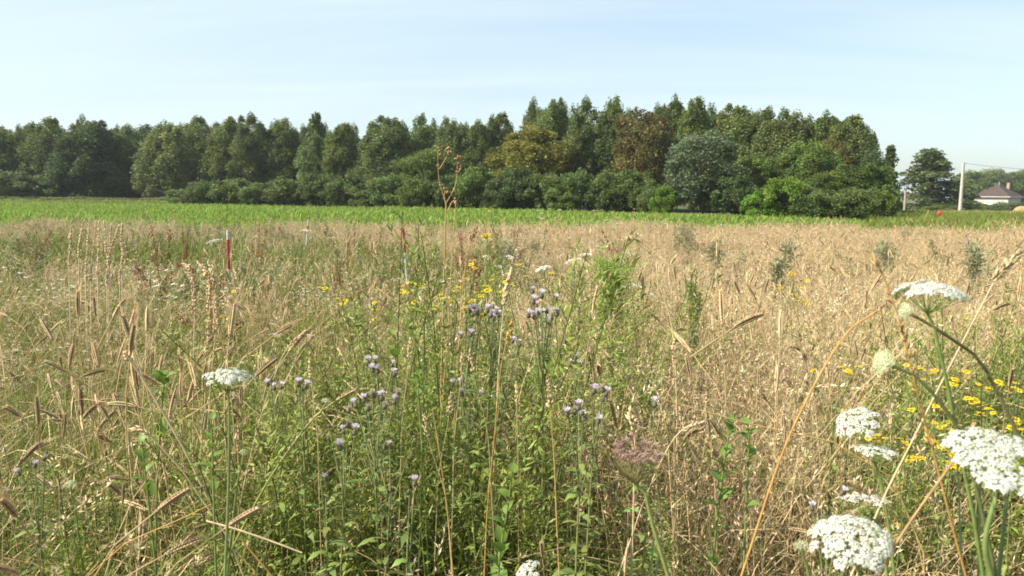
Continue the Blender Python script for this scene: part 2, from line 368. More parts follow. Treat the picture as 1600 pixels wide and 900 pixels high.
# name, kind, variant, colour, px, top, width px, distance, label
TREES = [
 ('birch_tree', B, 0, G_BIRCH, 14, 196, 62, 96, "leftmost birch of the wood, cut by the left edge of the photo"),
 ('birch_tree', B, 1, G_BIRCH, 57, 191, 52, 97, "slim birch second from the left in the wood, pale left side"),
 ('birch_tree', B, 2, G_BIRCH, 92, 186, 58, 95, "broad birch with bright left flank near the left end of the wood"),
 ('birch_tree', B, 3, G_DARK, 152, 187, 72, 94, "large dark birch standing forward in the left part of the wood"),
 ('birch_tree', B, 4, G_BIRCH, 206, 196, 58, 98, "dull green birch just right of the large dark birch"),
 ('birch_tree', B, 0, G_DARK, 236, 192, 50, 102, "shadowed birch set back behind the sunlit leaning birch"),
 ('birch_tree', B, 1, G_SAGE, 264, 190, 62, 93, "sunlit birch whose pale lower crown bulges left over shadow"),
 ('birch_tree', B, 2, G_BIRCH, 320, 184, 56, 97, "birch above the left tip of the shrub belt"),
 ('birch_tree', B, 3, G_BIRCH, 372, 180, 58, 92, "tall birch with drooping twigs above the left shrub belt"),
 ('birch_tree', B, 4, G_SAGE, 400, 178, 48, 90, "pale twiggy birch right beside the tall drooping birch"),
 ('birch_tree', B, 0, G_BIRCH, 446, 182, 58, 91, "full green birch left of the dark pointed tree"),
 ('dark_tree', 'poplar', 5, G_DARK, 497, 179, 36, 88, "dark narrow pointed tree behind the small pale birch"),
 ('birch_tree', B, 1, G_SAGE, 491, 206, 46, 82, "small pale birch in front of the dark pointed tree"),
 ('birch_tree', B, 2, G_BIRCH, 541, 194, 52, 82, "birch in the dip of the treetops right of the dark pointed tree"),
 ('birch_tree', B, 3, G_SAGE, 598, 179, 66, 78, "tall grey green birch with open crown above the central shrubs"),
 ('birch_tree', B, 4, G_BIRCH, 655, 178, 40, 80, "slender birch with one high tip left of the tall dead flower stalk"),
 ('birch_tree', B, 0, G_SAGE, 704, 181, 50, 79, "birch directly behind the tall dead flower stalk"),
 ('birch_tree', B, 1, G_BIRCH, 742, 188, 44, 78, "thin crowned birch right of the dead flower stalk"),
 ('birch_tree', B, 2, G_BIRCH, 784, 178, 42, 80, "birch with pointed tips left above the yellowish round tree"),
 ('round_tree', O, 0, G_YEL, 828, 187, 124, 68, "broad rounded tree with yellowish olive leaves"),
 ('round_tree', O, 1, G_OAK, 668, 226, 84, 66, "low rounded tree behind the dead flower stalk above the shrubs"),
 ('birch_tree', B, 3, G_BIRCH, 866, 152, 48, 72, "high birch behind the right side of the yellowish tree"),
 ('birch_tree', B, 4, G_SAGE, 915, 154, 56, 70, "feathery high birch left of the brownish tree"),
 ('birch_tree', B, 0, G_BIRCH, 958, 147, 50, 69, "tallest birch of the wood beside the brownish tree"),
 ('brownish_tree', O, 2, G_BROWN, 1003, 156, 98, 64, "tall tree with brownish bronze foliage"),
 ('birch_tree', B, 1, G_BIRCH, 1046, 149, 52, 70, "birch rising behind the right of the brownish tree"),
 ('birch_tree', B, 2, G_BIRCH, 1082, 154, 50, 66, "birch above the pale grey green oak"),
 ('birch_tree', B, 3, G_BIRCH, 1136, 160, 62, 62, "birch right above the pale grey green oak's right side"),
 ('birch_tree', B, 4, G_SAGE, 1184, 168, 62, 60, "weeping birch with visible pale trunk in the right wood"),
 ('birch_tree', B, 0, G_SAGE, 1228, 167, 66, 59, "wide weeping birch at the middle of the right wood"),
 ('birch_tree', B, 1, G_BIRCH, 1278, 174, 62, 58, "birch behind the small rusty brown crown"),
 ('birch_tree', B, 2, G_SAGE, 1326, 182, 58, 57, "last full birch at the right end of the wood"),
 ('brownish_tree', O, 3, G_BROWN, 1298, 206, 70, 55, "small rusty brown crown between the right end birches"),
 ('dark_tree', O, 4, G_DARK, 1356, 232, 64, 55, "dark round tree on the right shoulder of the wood"),
 ('poplar_tree', 'poplar', 1, G_DARK, 1386, 231, 27, 60, "narrow dark poplar closing the right end of the wood"),
 ('oak_tree', O, 5, G_GREY, 1095, 192, 108, 50, "large pale grey green oak standing out from the wood"),
 ('lime_tree', O, 0, G_OAK, 1180, 232, 84, 52, "mid green broad tree right of the pale oak"),
 ('lime_tree', O, 1, G_OAK, 1254, 214, 92, 52, "mid green tree with layered boughs below the rusty crown"),
 ('lime_tree', O, 2, G_OAK, 1346, 248, 98, 48, "wide leafy tree at the right foot of the wood"),
 ('lime_tree', O, 3, G_OAK, 1285, 262, 80, 47, "low leafy tree before the layered boughs of the right wood"),
]
for nm, k, vi, c, px, top, w, d, lab in TREES:
    place_tree(nm, 'tree', k, vi, c, px, top, w, d, lab, EDGE_G)

BG = "shrubs along the foot of the wood"
BUSHES = [
 (12, 252, 86, 90, 0, G_SAGE, "olive sunlit shrub at the left edge of the photo under the birches"),
 (58, 268, 60, 91, 1, G_BUSH, "dark shrub beside the olive shrub at the far left"),
 (292, 288, 52, 76, 2, G_BUSH, "low left tip of the shrub belt"),
 (322, 276, 56, 74, 3, G_BUSH, "shrub with a small pointed top near the belt's left tip"),
 (362, 268, 66, 73, 0, G_BUSH, "rounded shrub under the tall drooping birch"),
 (408, 280, 60, 70, 1, G_BUSH, "low front shrub under the pale twiggy birch"),
 (446, 268, 66, 70, 2, G_BUSH, "wide dark shrub under the full green birch"),
 (492, 263, 62, 69, 3, G_BUSH, "shrub below the small pale birch"),
 (534, 272, 58, 67, 0, G_BUSH, "shrub at the foot of the birch in the treetop dip"),
 (574, 281, 56, 65, 1, G_BUSH, "low shrub at the foot of the tall grey green birch"),
 (612, 262, 66, 64, 2, G_BUSH, "high shrub right under the tall grey green birch"),
 (652, 270, 58, 62, 3, G_OAK, "greener shrub left of the dead flower stalk"),
 (702, 258, 64, 61, 0, G_BUSH, "shrub behind the stem of the dead flower stalk"),
 (742, 250, 66, 60, 1, G_OAK, "green shrub first right of the dead flower stalk"),
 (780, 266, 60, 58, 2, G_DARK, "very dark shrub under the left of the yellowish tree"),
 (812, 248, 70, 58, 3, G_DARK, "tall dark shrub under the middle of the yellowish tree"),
 (858, 256, 66, 57, 0, G_BUSH, "shrub under the right of the yellowish tree"),
 (880, 282, 52, 55, 1, G_OAK, "low bright front shrub right of the yellowish tree"),
 (908, 252, 66, 56, 2, G_BUSH, "broad shrub under the feathery high birch"),
 (950, 255, 66, 55, 3, G_BUSH, "shrub under the tallest birch"),
 (992, 250, 66, 54, 0, G_BUSH, "shrub under the brownish tree"),
 (1016, 274, 40, 52, 1, G_BUSH, "dark low shrub left of the small lime green sapling"),
 (1034, 280, 36, 50, 2, G_LIME, "small lime green sapling beside the pale oak"),
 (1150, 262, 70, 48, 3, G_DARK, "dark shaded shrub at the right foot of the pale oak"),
 (1222, 262, 70, 45, 0, G_LIME, "bright lime green shrub at the foot of the right wood"),
 (1186, 292, 46, 45, 1, G_LIME, "low lime green shrub left before the bright one"),
 (1272, 284, 70, 44, 2, G_BUSH, "dark shrub right of the bright lime green shrub"),
 (1330, 284, 74, 43, 3, G_BUSH, "dark wide shrub below the leafy tree at the right foot"),
 (1378, 272, 54, 46, 0, G_OAK, "last shrub at the right corner of the wood"),
]
for px, top, w, d, vi, c, lab in BUSHES:
    place_tree('shrub', 'shrub', 'bush', vi, c, px, top, w, d, lab, BG)
# low bramble strip left, in front of the tall birches
for i, (px, w, top) in enumerate([(18, 84, 304), (70, 84, 306), (124, 80, 305), (178, 84, 307), (230, 76, 306), (278, 60, 303)]):
    place_tree('bramble', 'shrub', 'bush', i % 4, G_SAGE, px, top, w, 84, "low pale bramble thicket behind the crop field, " + ("at the left edge of the photo", "second from the left edge", "before the large dark birch", "right of the large dark birch", "before the sunlit bulging birch", "touching the left tip of the shrub belt")[i], "bramble thickets at the foot of the left birches")

# far right: garden trees, woods behind the house
place_tree('cedar_tree', 'tree', 'cedar', 0, (0.095, 0.130, 0.045), 1451, 229, 122, 105, "lone broad cedar with ragged top left of the concrete pole")
place_tree('garden_shrub', 'shrub', 'bush', 1, G_BUSH, 1474, 318, 52, 98, "low dark garden shrub at the right foot of the lone cedar")
place_tree('garden_shrub', 'shrub', 'bush', 2, (0.045, 0.10, 0.02), 1404, 311, 20, 92, "small fresh green bush between the wood and the lone cedar")
place_tree('conifer_tree', 'tree', 'cedar', 1, G_SAGE, 1516, 286, 34, 118, "pale layered conifer between the concrete pole and the house")
for i, (px, top, w, lab) in enumerate([
    (1512, 262, 60, "hazy tree behind the pole, leftmost of the far trees by the house"),
    (1545, 259, 58, "hazy round tree directly behind the white dish on the roof"),
    (1578, 264, 52, "hazy tree behind the chimney of the house"),
    (1606, 258, 62, "hazy tree at the right edge of the photo behind the house")]):
    place_tree('far_tree', 'tree', O, i, G_SAGE if i % 2 else G_OAK, px, top, w, 215, lab, "far trees behind the house")
for px, top, w, lab in [(1548, 316, 60, "clipped dark hedge shrub before the left wall of the house"), (1590, 312, 56, "tall hedge shrub before the right wall of the house")]:
    place_tree('hedge_shrub', 'shrub', 'bush', 3, G_BUSH, px, top, w, 128, lab, "hedge in front of the house")
place_tree('dead_shrub', 'shrub', 'bush', 0, (0.20, 0.16, 0.09), 1408, 327, 26, 62, "dry brown brush heap at the right end of the wood")

# ================================================================== GN scatter for what nobody could count
def hidden_collection(name, mbs, m):
    c = bpy.data.collections.new(name)
    for i, mb in enumerate(mbs):
        o = bpy.data.objects.new(name + "_tuft", mb if isinstance(mb, bpy.types.Mesh) else mb.mesh(name + "_tuft", m)); c.objects.link(o)
    return c
def scatter(name, coll, nvar, pts, rot, scl, m, label, cat):
    me = bpy.data.meshes.new(name); n = len(pts)
    me.vertices.add(n); me.vertices.foreach_set("co", np.asarray(pts, np.float32).ravel())
    a = me.attributes.new("rot", 'FLOAT_VECTOR', 'POINT'); a.data.foreach_set("vector", np.asarray(rot, np.float32).ravel())
    a = me.attributes.new("scl", 'FLOAT_VECTOR', 'POINT'); a.data.foreach_set("vector", np.asarray(scl, np.float32).ravel())
    a = me.attributes.new("idx", 'INT', 'POINT'); a.data.foreach_set("value", rng.integers(0, nvar, n).astype(np.int32))
    me.materials.append(m)
    o = bpy.data.objects.new(name, me); COL.objects.link(o)
    g = bpy.data.node_groups.new(name + "_nodes", 'GeometryNodeTree')
    g.interface.new_socket("Geometry", in_out='INPUT', socket_type='NodeSocketGeometry'); g.interface.new_socket("Geometry", in_out='OUTPUT', socket_type='NodeSocketGeometry')
    gi = g.nodes.new('NodeGroupInput'); go = g.nodes.new('NodeGroupOutput')
    ip = g.nodes.new('GeometryNodeInstanceOnPoints'); ci = g.nodes.new('GeometryNodeCollectionInfo')
    ci.inputs['Collection'].default_value = coll; ci.inputs['Separate Children'].default_value = True; ci.inputs['Reset Children'].default_value = True
    def na(nm, ty):
        x = g.nodes.new('GeometryNodeInputNamedAttribute'); x.data_type = ty; x.inputs['Name'].default_value = nm; return x.outputs['Attribute']
    lk = g.links
    lk.new(gi.outputs[0], ip.inputs['Points']); lk.new(ci.outputs[0], ip.inputs['Instance']); ip.inputs['Pick Instance'].default_value = True
    lk.new(na('idx', 'INT'), ip.inputs['Instance Index'])
    e2r = g.nodes.new('FunctionNodeEulerToRotation'); lk.new(na('rot', 'FLOAT_VECTOR'), e2r.inputs[0]); lk.new(e2r.outputs[0], ip.inputs['Rotation'])
    lk.new(na('scl', 'FLOAT_VECTOR'), ip.inputs['Scale']); lk.new(ip.outputs[0], go.inputs[0])
    md = o.modifiers.new("scatter", 'NODES'); md.node_group = g
    return tag(o, label, cat, kind='stuff')

# the depth of the wood behind the edge trees
wv = []
for i in range(4):
    tr, cr = gen_tree('birch', 200 + i, G_BIRCH, 9.0, 3.8); wv.append(cr.mesh("wood_tree", M_LEAF))
tr, cr = gen_tree('round', 210, G_DARK, 7.5, 5); wv.append(cr.mesh("wood_tree", M_LEAF))
wp = []; ws = []
for px0, px1, d0, d1, hp0, hp1, row in [(-60, 520, 108, 116, 198, 196, 0), (-60, 520, 102, 108, 203, 201, 1), (-80, 560, 99, 99, 262, 262, 0), (-80, 420, 97, 97, 285, 285, 1), (480, 840, 94, 84, 196, 192, 0), (480, 840, 88, 78, 222, 215, 1), (820, 1120, 80, 72, 166, 166, 0), (820, 1120, 74, 66, 190, 185, 1), (1090, 1350, 68, 64, 174, 198, 0), (1090, 1330, 62, 60, 205, 215, 1)]:
    n = int((px1 - px0) / 24)
    for j in range(n):
        f = (j + 0.5 * row + rng.random() * 0.4) / n; px = px0 + (px1 - px0) * f; d = d0 + (d1 - d0) * f + rng.random() * 3
        b = base_at(px, d); top = P(px, hp0 + (hp1 - hp0) * f + rng.normal() * 6, d)[2]
        wp.append(b); ws.append((1.0, 1.0, (top - b[2]) / 9.0))
wp = np.array(wp); 
scatter("wood_interior", hidden_collection("wood", wv, M_LEAF), 5, wp, np.stack([np.zeros(len(wp)), np.zeros(len(wp)), rng.random(len(wp)) * 6.28], 1), np.array(ws), M_LEAF, "dark mass of further trees filling the wood behind its edge", "wood")

# ------------------------------------------------------------------ grass and herb tufts
TAN = np.array([0.47, 0.36, 0.18]); PALE = np.array([0.55, 0.43, 0.25]); RUST = np.array([0.34, 0.215, 0.105]); EARC = np.array([0.45, 0.335, 0.185])
GRN = np.array([0.175, 0.215, 0.042]); FORB = np.array([0.215, 0.265, 0.050]); YGRN = np.array([0.19, 0.21, 0.05]); PINKT = np.array([0.44, 0.335, 0.195])

def stems(n, h0, h1, spread, lean, rg, k=6, droop=0.25):
    a = rg.random(n) * 6.28; rr = spread * np.sqrt(rg.random(n)); b = np.stack([np.cos(a) * rr, np.sin(a) * rr, np.zeros(n)], 1)
    h = h0 + (h1 - h0) * rg.random(n); la = rg.random(n) * 6.28; le = lean * np.abs(rg.normal(size=n))
    t = np.linspace(0, 1, k)[None, :]
    dirv = np.stack([np.cos(la), np.sin(la)], 1)
    out = (le[:, None] * h[:, None] * t ** 2.1)
    z = h[:, None] * (t - droop * np.minimum(le, 1.2)[:, None] * t ** 3)
    p = np.empty((n, k, 3)); p[..., 0] = b[:, :1] + dirv[:, :1] * out; p[..., 1] = b[:, 1:2] + dirv[:, 1:] * out; p[..., 2] = z
    side = np.stack([-np.sin(la + 0.6), np.cos(la + 0.6), np.zeros(n)], 1)
    return p, side
def cvar(col, n, rg, s=0.15):
    return np.clip(np.asarray(col) * (1 + s * rg.normal(size=(n, 1))) * (1 + 0.06 * rg.normal(size=(n, 3))), 0.01, 0.9)
def along(p, t):       # sample paths (N,K,3) at parameter t (N,M)
    n, k, _ = p.shape; f = np.clip(t, 0, 1) * (k - 1); i = np.minimum(f.astype(int), k - 2); fr = (f - i)[..., None]
    ar = np.arange(n)[:, None]
    return p[ar, i] * (1 - fr) + p[ar, i + 1] * fr
def panicle(mb, p, frac, m, spread, ln, wd, col, rg):
    n = len(p); t = 1 - frac * rg.random((n, m)); c = along(p, t); tip = along(p, np.minimum(t + 0.05, 1.0))
    k = ((1 - t) / frac)
    off = rg.normal(size=(n, m, 3)) * (spread * (0.25 + 0.75 * k))[..., None]; off[..., 2] = np.abs(off[..., 2]) * 0.8
    c = (c + off).reshape(-1, 3)
    u = nrm(off.reshape(-1, 3) + np.array([0, 0, 0.4 * spread]) + rg.normal(size=(n * m, 3)) * spread * 0.4) * ln * (0.7 + 0.6 * rg.random((n * m, 1)))
    v = nrm(np.cross(u, rg.normal(size=(n * m, 3)))) * wd
    mb.leaves(c, u, v, cvar(col, n * m, rg, 0.14))
def dry_tuft(seed, n=34, wd=0.0022, spread=0.16, pan=14, psize=1.0, col=TAN):
    rg = np.random.default_rng(seed); mb = MB()
    p, s = stems(n, 0.30, 0.70, spread, 0.46, rg)
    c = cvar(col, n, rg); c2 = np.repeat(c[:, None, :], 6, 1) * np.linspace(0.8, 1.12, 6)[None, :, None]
    mb.ribbons(p, np.array([1, .95, .85, .75, .6, .4]) * wd, s, c2)
    panicle(mb, p[: n * 2 // 3], 0.28, pan, 0.013, 0.0065 * psize, 0.0017 * psize, PALE * 0.86, rg)
    q, s = stems(n, 0.15, 0.45, spread * 1.2, 0.9, rg, droop=0.5)      # dry leaves curling low
    mb.ribbons(q, np.array([1, 1.1, 1.0, .8, .6, .1]) * wd * 1.9, s, cvar(TAN * 0.92, n, rg))
    return mb
def fluffy_tuft(seed, n=40, wd=0.0016, spread=0.18, k=1.0):
    rg = np.random.default_rng(seed); mb = MB()
    p, s = stems(n, 0.32, 0.62, spread, 0.42, rg); mb.ribbons(p, np.array([1, .95, .85, .75, .6, .4]) * wd, s, cvar(PINKT, n, rg))
    panicle(mb, p, 0.42, 24, 0.024, 0.0065 * k, 0.0011 * k, np.array([0.49, 0.375, 0.225]), rg)
    q, s = stems(n // 2, 0.12, 0.35, spread * 1.2, 0.8, rg, droop=0.5); mb.ribbons(q, np.array([1, 1.1, 1.0, .8, .6, .1]) * wd * 2, s, cvar(TAN * 0.9, n // 2, rg))
    return mb
def green_tuft(seed, n=60, wd=0.0038, spread=0.15, h=0.52):
    rg = np.random.default_rng(seed); mb = MB()
    p, s = stems(n, h * 0.45, h, spread, 0.55, rg, droop=0.35); c = cvar(GRN, n, rg, 0.2); mix = rg.random((n, 1)) < 0.16; c = np.where(mix, YGRN * (0.9 + 0.3 * rg.random((n, 1))), c)
    mb.ribbons(p, np.array([.8, 1, 1, .85, .6, .06]) * wd, s, c)
    return mb
def ear_parts(rg, h, lean, col=EARC, k=9, ears=0.085):
    """a cereal stalk: returns (stalk MB, ear MB), nodding over"""
    la = rg.random() * 6.28; dv = np.array([math.cos(la), math.sin(la)]); t = np.linspace(0, 1, k)
    p = np.zeros((k, 3)); out_ = lean * h * (0.35 * t ** 2 + 0.65 * t ** 6); p[:, 0] = dv[0] * out_; p[:, 1] = dv[1] * out_; p[:, 2] = h * (t - 0.22 * lean * t ** 7)
    st = MB(); st.tubes(p[None], np.linspace(0.0021, 0.0011, k), 4, np.linspace(0.85, 1.05, k)[None, :, None] * (TAN * (0.9 + 0.25 * rg.random()))[None, None])
    # one withered leaf
    i = k // 2; q = np.linspace(0, 1, 5)[:, None]; la2 = rg.random() * 6.28; d2 = np.array([math.cos(la2), math.sin(la2), 0])
    lp = p[i] + d2 * 0.16 * q + np.array([0, 0, 1]) * (0.05 * q - 0.16 * q ** 2); st.ribbons(lp[None], np.array([.004, .006, .005, .003, .0005]), np.array([[-d2[1], d2[0], 0]]), TAN * 0.9)
    er = MB(); dirv = nrm(p[-1] - p[-2]); down = np.array([dv[0] * 0.3, dv[1] * 0.3, -1.0]) * lean * 0.9
    m = 22; tt = np.linspace(0, 1, m); ax = p[-1] + np.outer(tt * ears, dirv) + np.outer((tt ** 2) * ears * 0.5, down)
    dd = nrm(dirv + np.outer(tt, down)); sd = nrm(np.cross(dd, rg.normal(size=3))); sd2 = np.cross(dd, sd)
    sg = np.where(np.arange(m) % 2 == 0, 1, -1)[:, None]; r = (0.0032 * np.sin(0.35 + tt * 2.4))[:, None]
    cc = cvar(col, m, rg, 0.1)
    for o2 in (sd, sd2):
        er.spindles(ax + o2 * sg * r, (dd + o2 * sg * 0.35) * 0.0068, 0.0022, cc)
    aw = ax[:, None, :] + (dd + sd * sg * 0.28)[:, None, :] * np.linspace(0.004, 0.034, 3)[None, :, None]
    er.ribbons(aw, np.array([0.0009, 0.0007, 0.0003]), sd2, cc * 1.15)
    return st, er
def cereal_tuft(seed, n=9, spread=0.17, fat=1.0):
    rg = np.random.default_rng(seed); mb = MB()
    for i in range(n):
        s, e = ear_parts(rg, 0.46 + 0.24 * rg.random(), 0.05 + 0.30 * rg.random() ** 1.5, col=EARC * (0.75 + 0.65 * rg.random()), ears=0.056 * (1 if fat == 1 else 0.95))
        a = rg.random() * 6.28; r = spread * math.sqrt(rg.random()); Mx = np.eye(4); Mx[:3, 3] = (math.cos(a) * r, math.sin(a) * r, 0)
        mb.merge(s, Mx); mb.merge(e, Mx)
    q, sd = stems(14, 0.15, 0.5, spread, 0.6, rg, droop=0.5); mb.ribbons(q, np.array([1, 1.1, 1.0, .8, .6, .1]) * 0.005 * fat, sd, cvar(TAN * 0.9, 14, rg))
    return mb
def herb(seed, n=7, h0=0.32, h1=0.72, spread=0.13, leaf=0.0080, per=200, col=FORB, fat=0.24):
    """bushy leafy herb: stems with side twigs and many small narrow leaves"""
    rg = np.random.default_rng(seed); mb = MB()
    p, s = stems(n, h0, h1, spread, 0.28, rg); mb.tubes(p, np.linspace(0.0028, 0.0010, 6), 4, cvar(np.array([0.16, 0.17, 0.06]), n, rg))
    m = per; t = 0.12 + 0.88 * rg.random((n, m)) ** 0.8; c = along(p, t); a = rg.random((n, m)) * 6.28; r = (0.012 + 0.075 * (1 - 0.75 * t) * rg.random((n, m)))
    d = np.stack([np.cos(a), np.sin(a), 0.35 + 0.4 * rg.random((n, m))], -1)
    cen = (c + d * r[..., None]).reshape(-1, 3)
    for j in range(2):
        cj = cen + rg.normal(size=cen.shape) * 0.008
        u = nrm(d.reshape(-1, 3) + rg.normal(size=cen.shape) * 0.55) * leaf * (0.5 + 0.8 * rg.random((n * m, 1))); v = nrm(np.cross(u, rg.normal(size=cen.shape) * 0.4 + np.array([0, 0, 1.0]))) * np.linalg.norm(u, axis=1, keepdims=True) * fat
        mb.leaves(cj, u, v, cvar(col, n * m, rg, 0.22))
    tw = np.stack([c.reshape(-1, 3), cen], 1)[::3]; mb.ribbons(tw, np.array([0.0014, 0.0009]), nrm(rg.normal(size=(len(tw), 3))), np.array([0.14, 0.16, 0.05]))
    return mb
def mayweed(seed, n=9):
    rg = np.random.default_rng(seed); mb = MB(); p, s = stems(n, 0.30, 0.50, 0.10, 0.35, rg)
    mb.ribbons(p, np.linspace(0.0025, 0.0012, 6), s, cvar(FORB * 1.2, n, rg)); c = p[:, -1]
    for j in range(9):
        a = j * 6.283 / 9; d = np.array([math.cos(a), math.sin(a), -0.15]); mb.leaves(c + d * 0.009, np.tile(d * 0.007, (n, 1)), np.tile(np.array([-d[1], d[0], 0]) * 0.003, (n, 1)), (0.72, 0.72, 0.66))
    mb.spindles(c + np.array([0, 0, 0.002]), np.tile([0, 0, 0.003], (n, 1)), 0.005, (0.5, 0.34, 0.03))
    m = 40; t = rg.random((n, m)) * 0.8; cc = along(p, t).reshape(-1, 3) + rg.normal(size=(n * m, 3)) * 0.02
    mb.leaves(cc, nrm(rg.normal(size=(n * m, 3))) * 0.012, nrm(rg.normal(size=(n * m, 3))) * 0.0016, cvar(FORB * 1.1, n * m, rg))
    return mb
def litter_tuft(seed, n=52, wd=0.0022, L0=0.36):
    rg = np.random.default_rng(seed); mb = MB(); k = 5; a = rg.random(n) * 6.28; el = rg.random(n) * 0.75
    d = np.stack([np.cos(a) * np.cos(el), np.sin(a) * np.cos(el), np.sin(el)], 1); b = rg.normal(size=(n, 3)) * np.array([0.14, 0.14, 0]); b[:, 2] = 0.03 + 0.42 * rg.random(n) ** 1.3
    t = np.linspace(0, 1, k)[None, :, None]; ln = L0 * (0.4 + 0.6 * rg.random(n))
    p = b[:, None] + d[:, None] * t * ln[:, None, None]; p[..., 2] -= (t[..., 0] ** 2) * ln[:, None] * 0.75 * rg.random((n, 1)); p[..., 2] = np.maximum(p[..., 2], 0.01)
    sd = np.stack([-np.sin(a), np.cos(a), 0.3 * rg.normal(size=n)], 1); cc = np.where(rg.random((n, 1)) < 0.35, RUST, TAN * 0.85) * (0.75 + 0.5 * rg.random((n, 1)))
    mb.ribbons(p, np.array([.9, 1, 1, .8, .3]) * wd, sd, cc); return mb

def field_noise(x, y, f, seed):
    rg = np.random.default_rng(seed); v = 0
    for i in range(6):
        a = rg.random() * 6.28; fr = f * (0.6 + 1.4 * rg.random()); v = v + np.sin((x * math.cos(a) + y * math.sin(a)) * fr + rg.random() * 6.28)
    return v / 6 * 1.7
def sample(n, y0, y1, extra=1.2, k=0.76):
    y = np.sqrt(y0 * y0 + (y1 * y1 - y0 * y0) * rng.random(n)); x = (rng.random(n) * 2 - 1) * (k * y + extra)
    return x, y
def MEND(x): return 23.0 - 2.5 * smooth(5, 16, x)
def blob(px, py, cx, cy, rx, ry): return np.exp(-(((px - cx) / rx) ** 2 + ((py - cy) / ry) ** 2))
def zones(x, y):
    px, py = proj(np.stack([x, y, np.full_like(x, 0.5)], -1))
    n1 = field_noise(x, y, 1.3, 1); n2 = field_noise(x, y, 3.0, 2)
    herbz = (0.75 + 0.55 * n2 + 0.3 * n1) * 1.0 + 0 * px; herbz = herbz.clip(0.15, 1.2) * (1.05 * blob(px, py, 780, 680, 150, 150) + 1.25 * blob(px, py, 445, 720, 62, 150) + 0.7 * blob(px, py, 820, 620, 80, 80) + 0.95 * blob(px, py, 640, 830, 200, 130) + 1.0 * blob(px, py, 1530, 760, 170, 190) + 0.75 * blob(px, py, 60, 840, 120, 110) + 0.5 * blob(px, py, 300, 690, 110, 110) + 0.6 * blob(px, py, 1230, 880, 90, 60) + 0.5 * blob(px, py, 980, 760, 110, 160) + 0.35 * blob(px, py, 1130, 720, 70, 70))
    brown = 0.9 * blob(px, py, 1180, 800, 150, 130) + 0.6 * blob(px, py, 300, 800, 60, 80)
    right = smooth(480, 1150, px + 130 * n1)
    green = 0.18 + 0.58 * (1 - right) + 0.34 * n1 + 0.26 * n2 + 0.5 * blob(px, py, 240, 640, 220, 110) + 0.35 * blob(px, py, 430, 440, 180, 60) + 0.3 * blob(px, py, 620, 400, 80, 40) + 0.35 * blob(px, py, 1230, 520, 70, 45) + 0.12 * blob(px, py, 880, 460, 140, 40) + 0.5 * blob(px, py, 150, 410, 220, 60) + 0.35 * blob(px, py, 100, 640, 160, 120)
    green = np.clip(green - 0.35 * brown - 0.28 * smooth(395, 350, py), 0.02, 1)
    cereal = np.clip(0.9 * blob(px, py, 180, 800, 220, 150) + 0.9 * blob(px, py, 560, 530, 180, 70) + 0.5 * blob(px, py, 950, 560, 150, 70) + 0.35 * right + 0.10, 0, 1)
    fluff = np.clip(right * (0.75 + 0.25 * n1) + 0.8 * blob(px, py, 160, 440, 110, 50) + 0.5 * smooth(400, 360, py), 0, 1)
    return px, py, np.clip(herbz, 0, 1), brown, green, cereal, fluff, right
def n_patch(px, py): return np.sin(px * 0.013 + 1) * np.sin(py * 0.05 + px * 0.004)
def rot_for(n, tilt=0.10): return np.stack([rng.normal(size=n) * tilt, rng.normal(size=n) * tilt, rng.random(n) * 6.28], 1)
def near_scale(y): return (1 - 0.12 * smooth(12, 20, y)) * (0.60 + 0.40 * smooth(1.1, 2.0, y)) * (1 + 0.13 * smooth(1.3, 2.0, y) * (1 - smooth(3.5, 7.5, y)))
def do_scatter(name, mbs, m, n, y0, y1, prob, label, cat, smin=0.8, smax=1.25, hfun=None, tilt=0.17):
    x, y = sample(n, y0, y1); z = zones(x, y); keep = (rng.random(n) < prob(*z)) & (y < MEND(x)); x, y = x[keep], y[keep]; k = len(x)
    s = (smin + (smax - smin) * rng.random(k)) * np.clip(1 + 0.22 * field_noise(x, y, 1.1, 9) + 0.15 * field_noise(x, y, 3.5, 10), 0.65, 1.2); hs = near_scale(y) * (1 if hfun is None else hfun(*[q[keep] for q in z]))
    c = hidden_collection(name, mbs, m)
    return scatter(name, c, len(mbs), np.stack([x, y, ground(x, y)], 1), rot_for(k, tilt), np.stack([s, s, s * hs], 1), m, label, cat)

NEAR, MID, FAR = 1.15, 6.5, 23.5
an, am = 30.0, 395.0      # rough areas of the two belts
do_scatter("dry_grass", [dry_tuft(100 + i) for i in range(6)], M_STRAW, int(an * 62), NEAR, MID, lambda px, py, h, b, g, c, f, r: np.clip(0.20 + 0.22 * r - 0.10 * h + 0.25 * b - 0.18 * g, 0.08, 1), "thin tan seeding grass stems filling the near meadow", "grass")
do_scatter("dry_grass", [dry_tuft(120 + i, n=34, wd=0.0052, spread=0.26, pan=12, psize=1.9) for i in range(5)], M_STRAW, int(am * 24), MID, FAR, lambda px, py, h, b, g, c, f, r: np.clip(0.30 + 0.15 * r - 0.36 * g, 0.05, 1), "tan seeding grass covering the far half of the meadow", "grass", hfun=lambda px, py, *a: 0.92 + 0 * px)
do_scatter("fluffy_grass", [fluffy_tuft(140 + i) for i in range(5)], M_STRAW, int(an * 46), NEAR, MID, lambda px, py, h, b, g, c, f, r: np.clip(f * 0.62 - 0.6 * h - 0.3 * b, 0, 1), "fine pinkish tan grass panicles massed on the right near meadow", "grass")
do_scatter("fluffy_grass", [fluffy_tuft(150 + i, wd=0.0036, spread=0.3, k=2.2) for i in range(4)], M_STRAW, int(am * 20), MID, FAR, lambda px, py, h, b, g, c, f, r: np.clip(0.75 * f - 0.25 * g, 0.03, 1), "hazy pinkish tan grass heads in the far meadow", "grass")
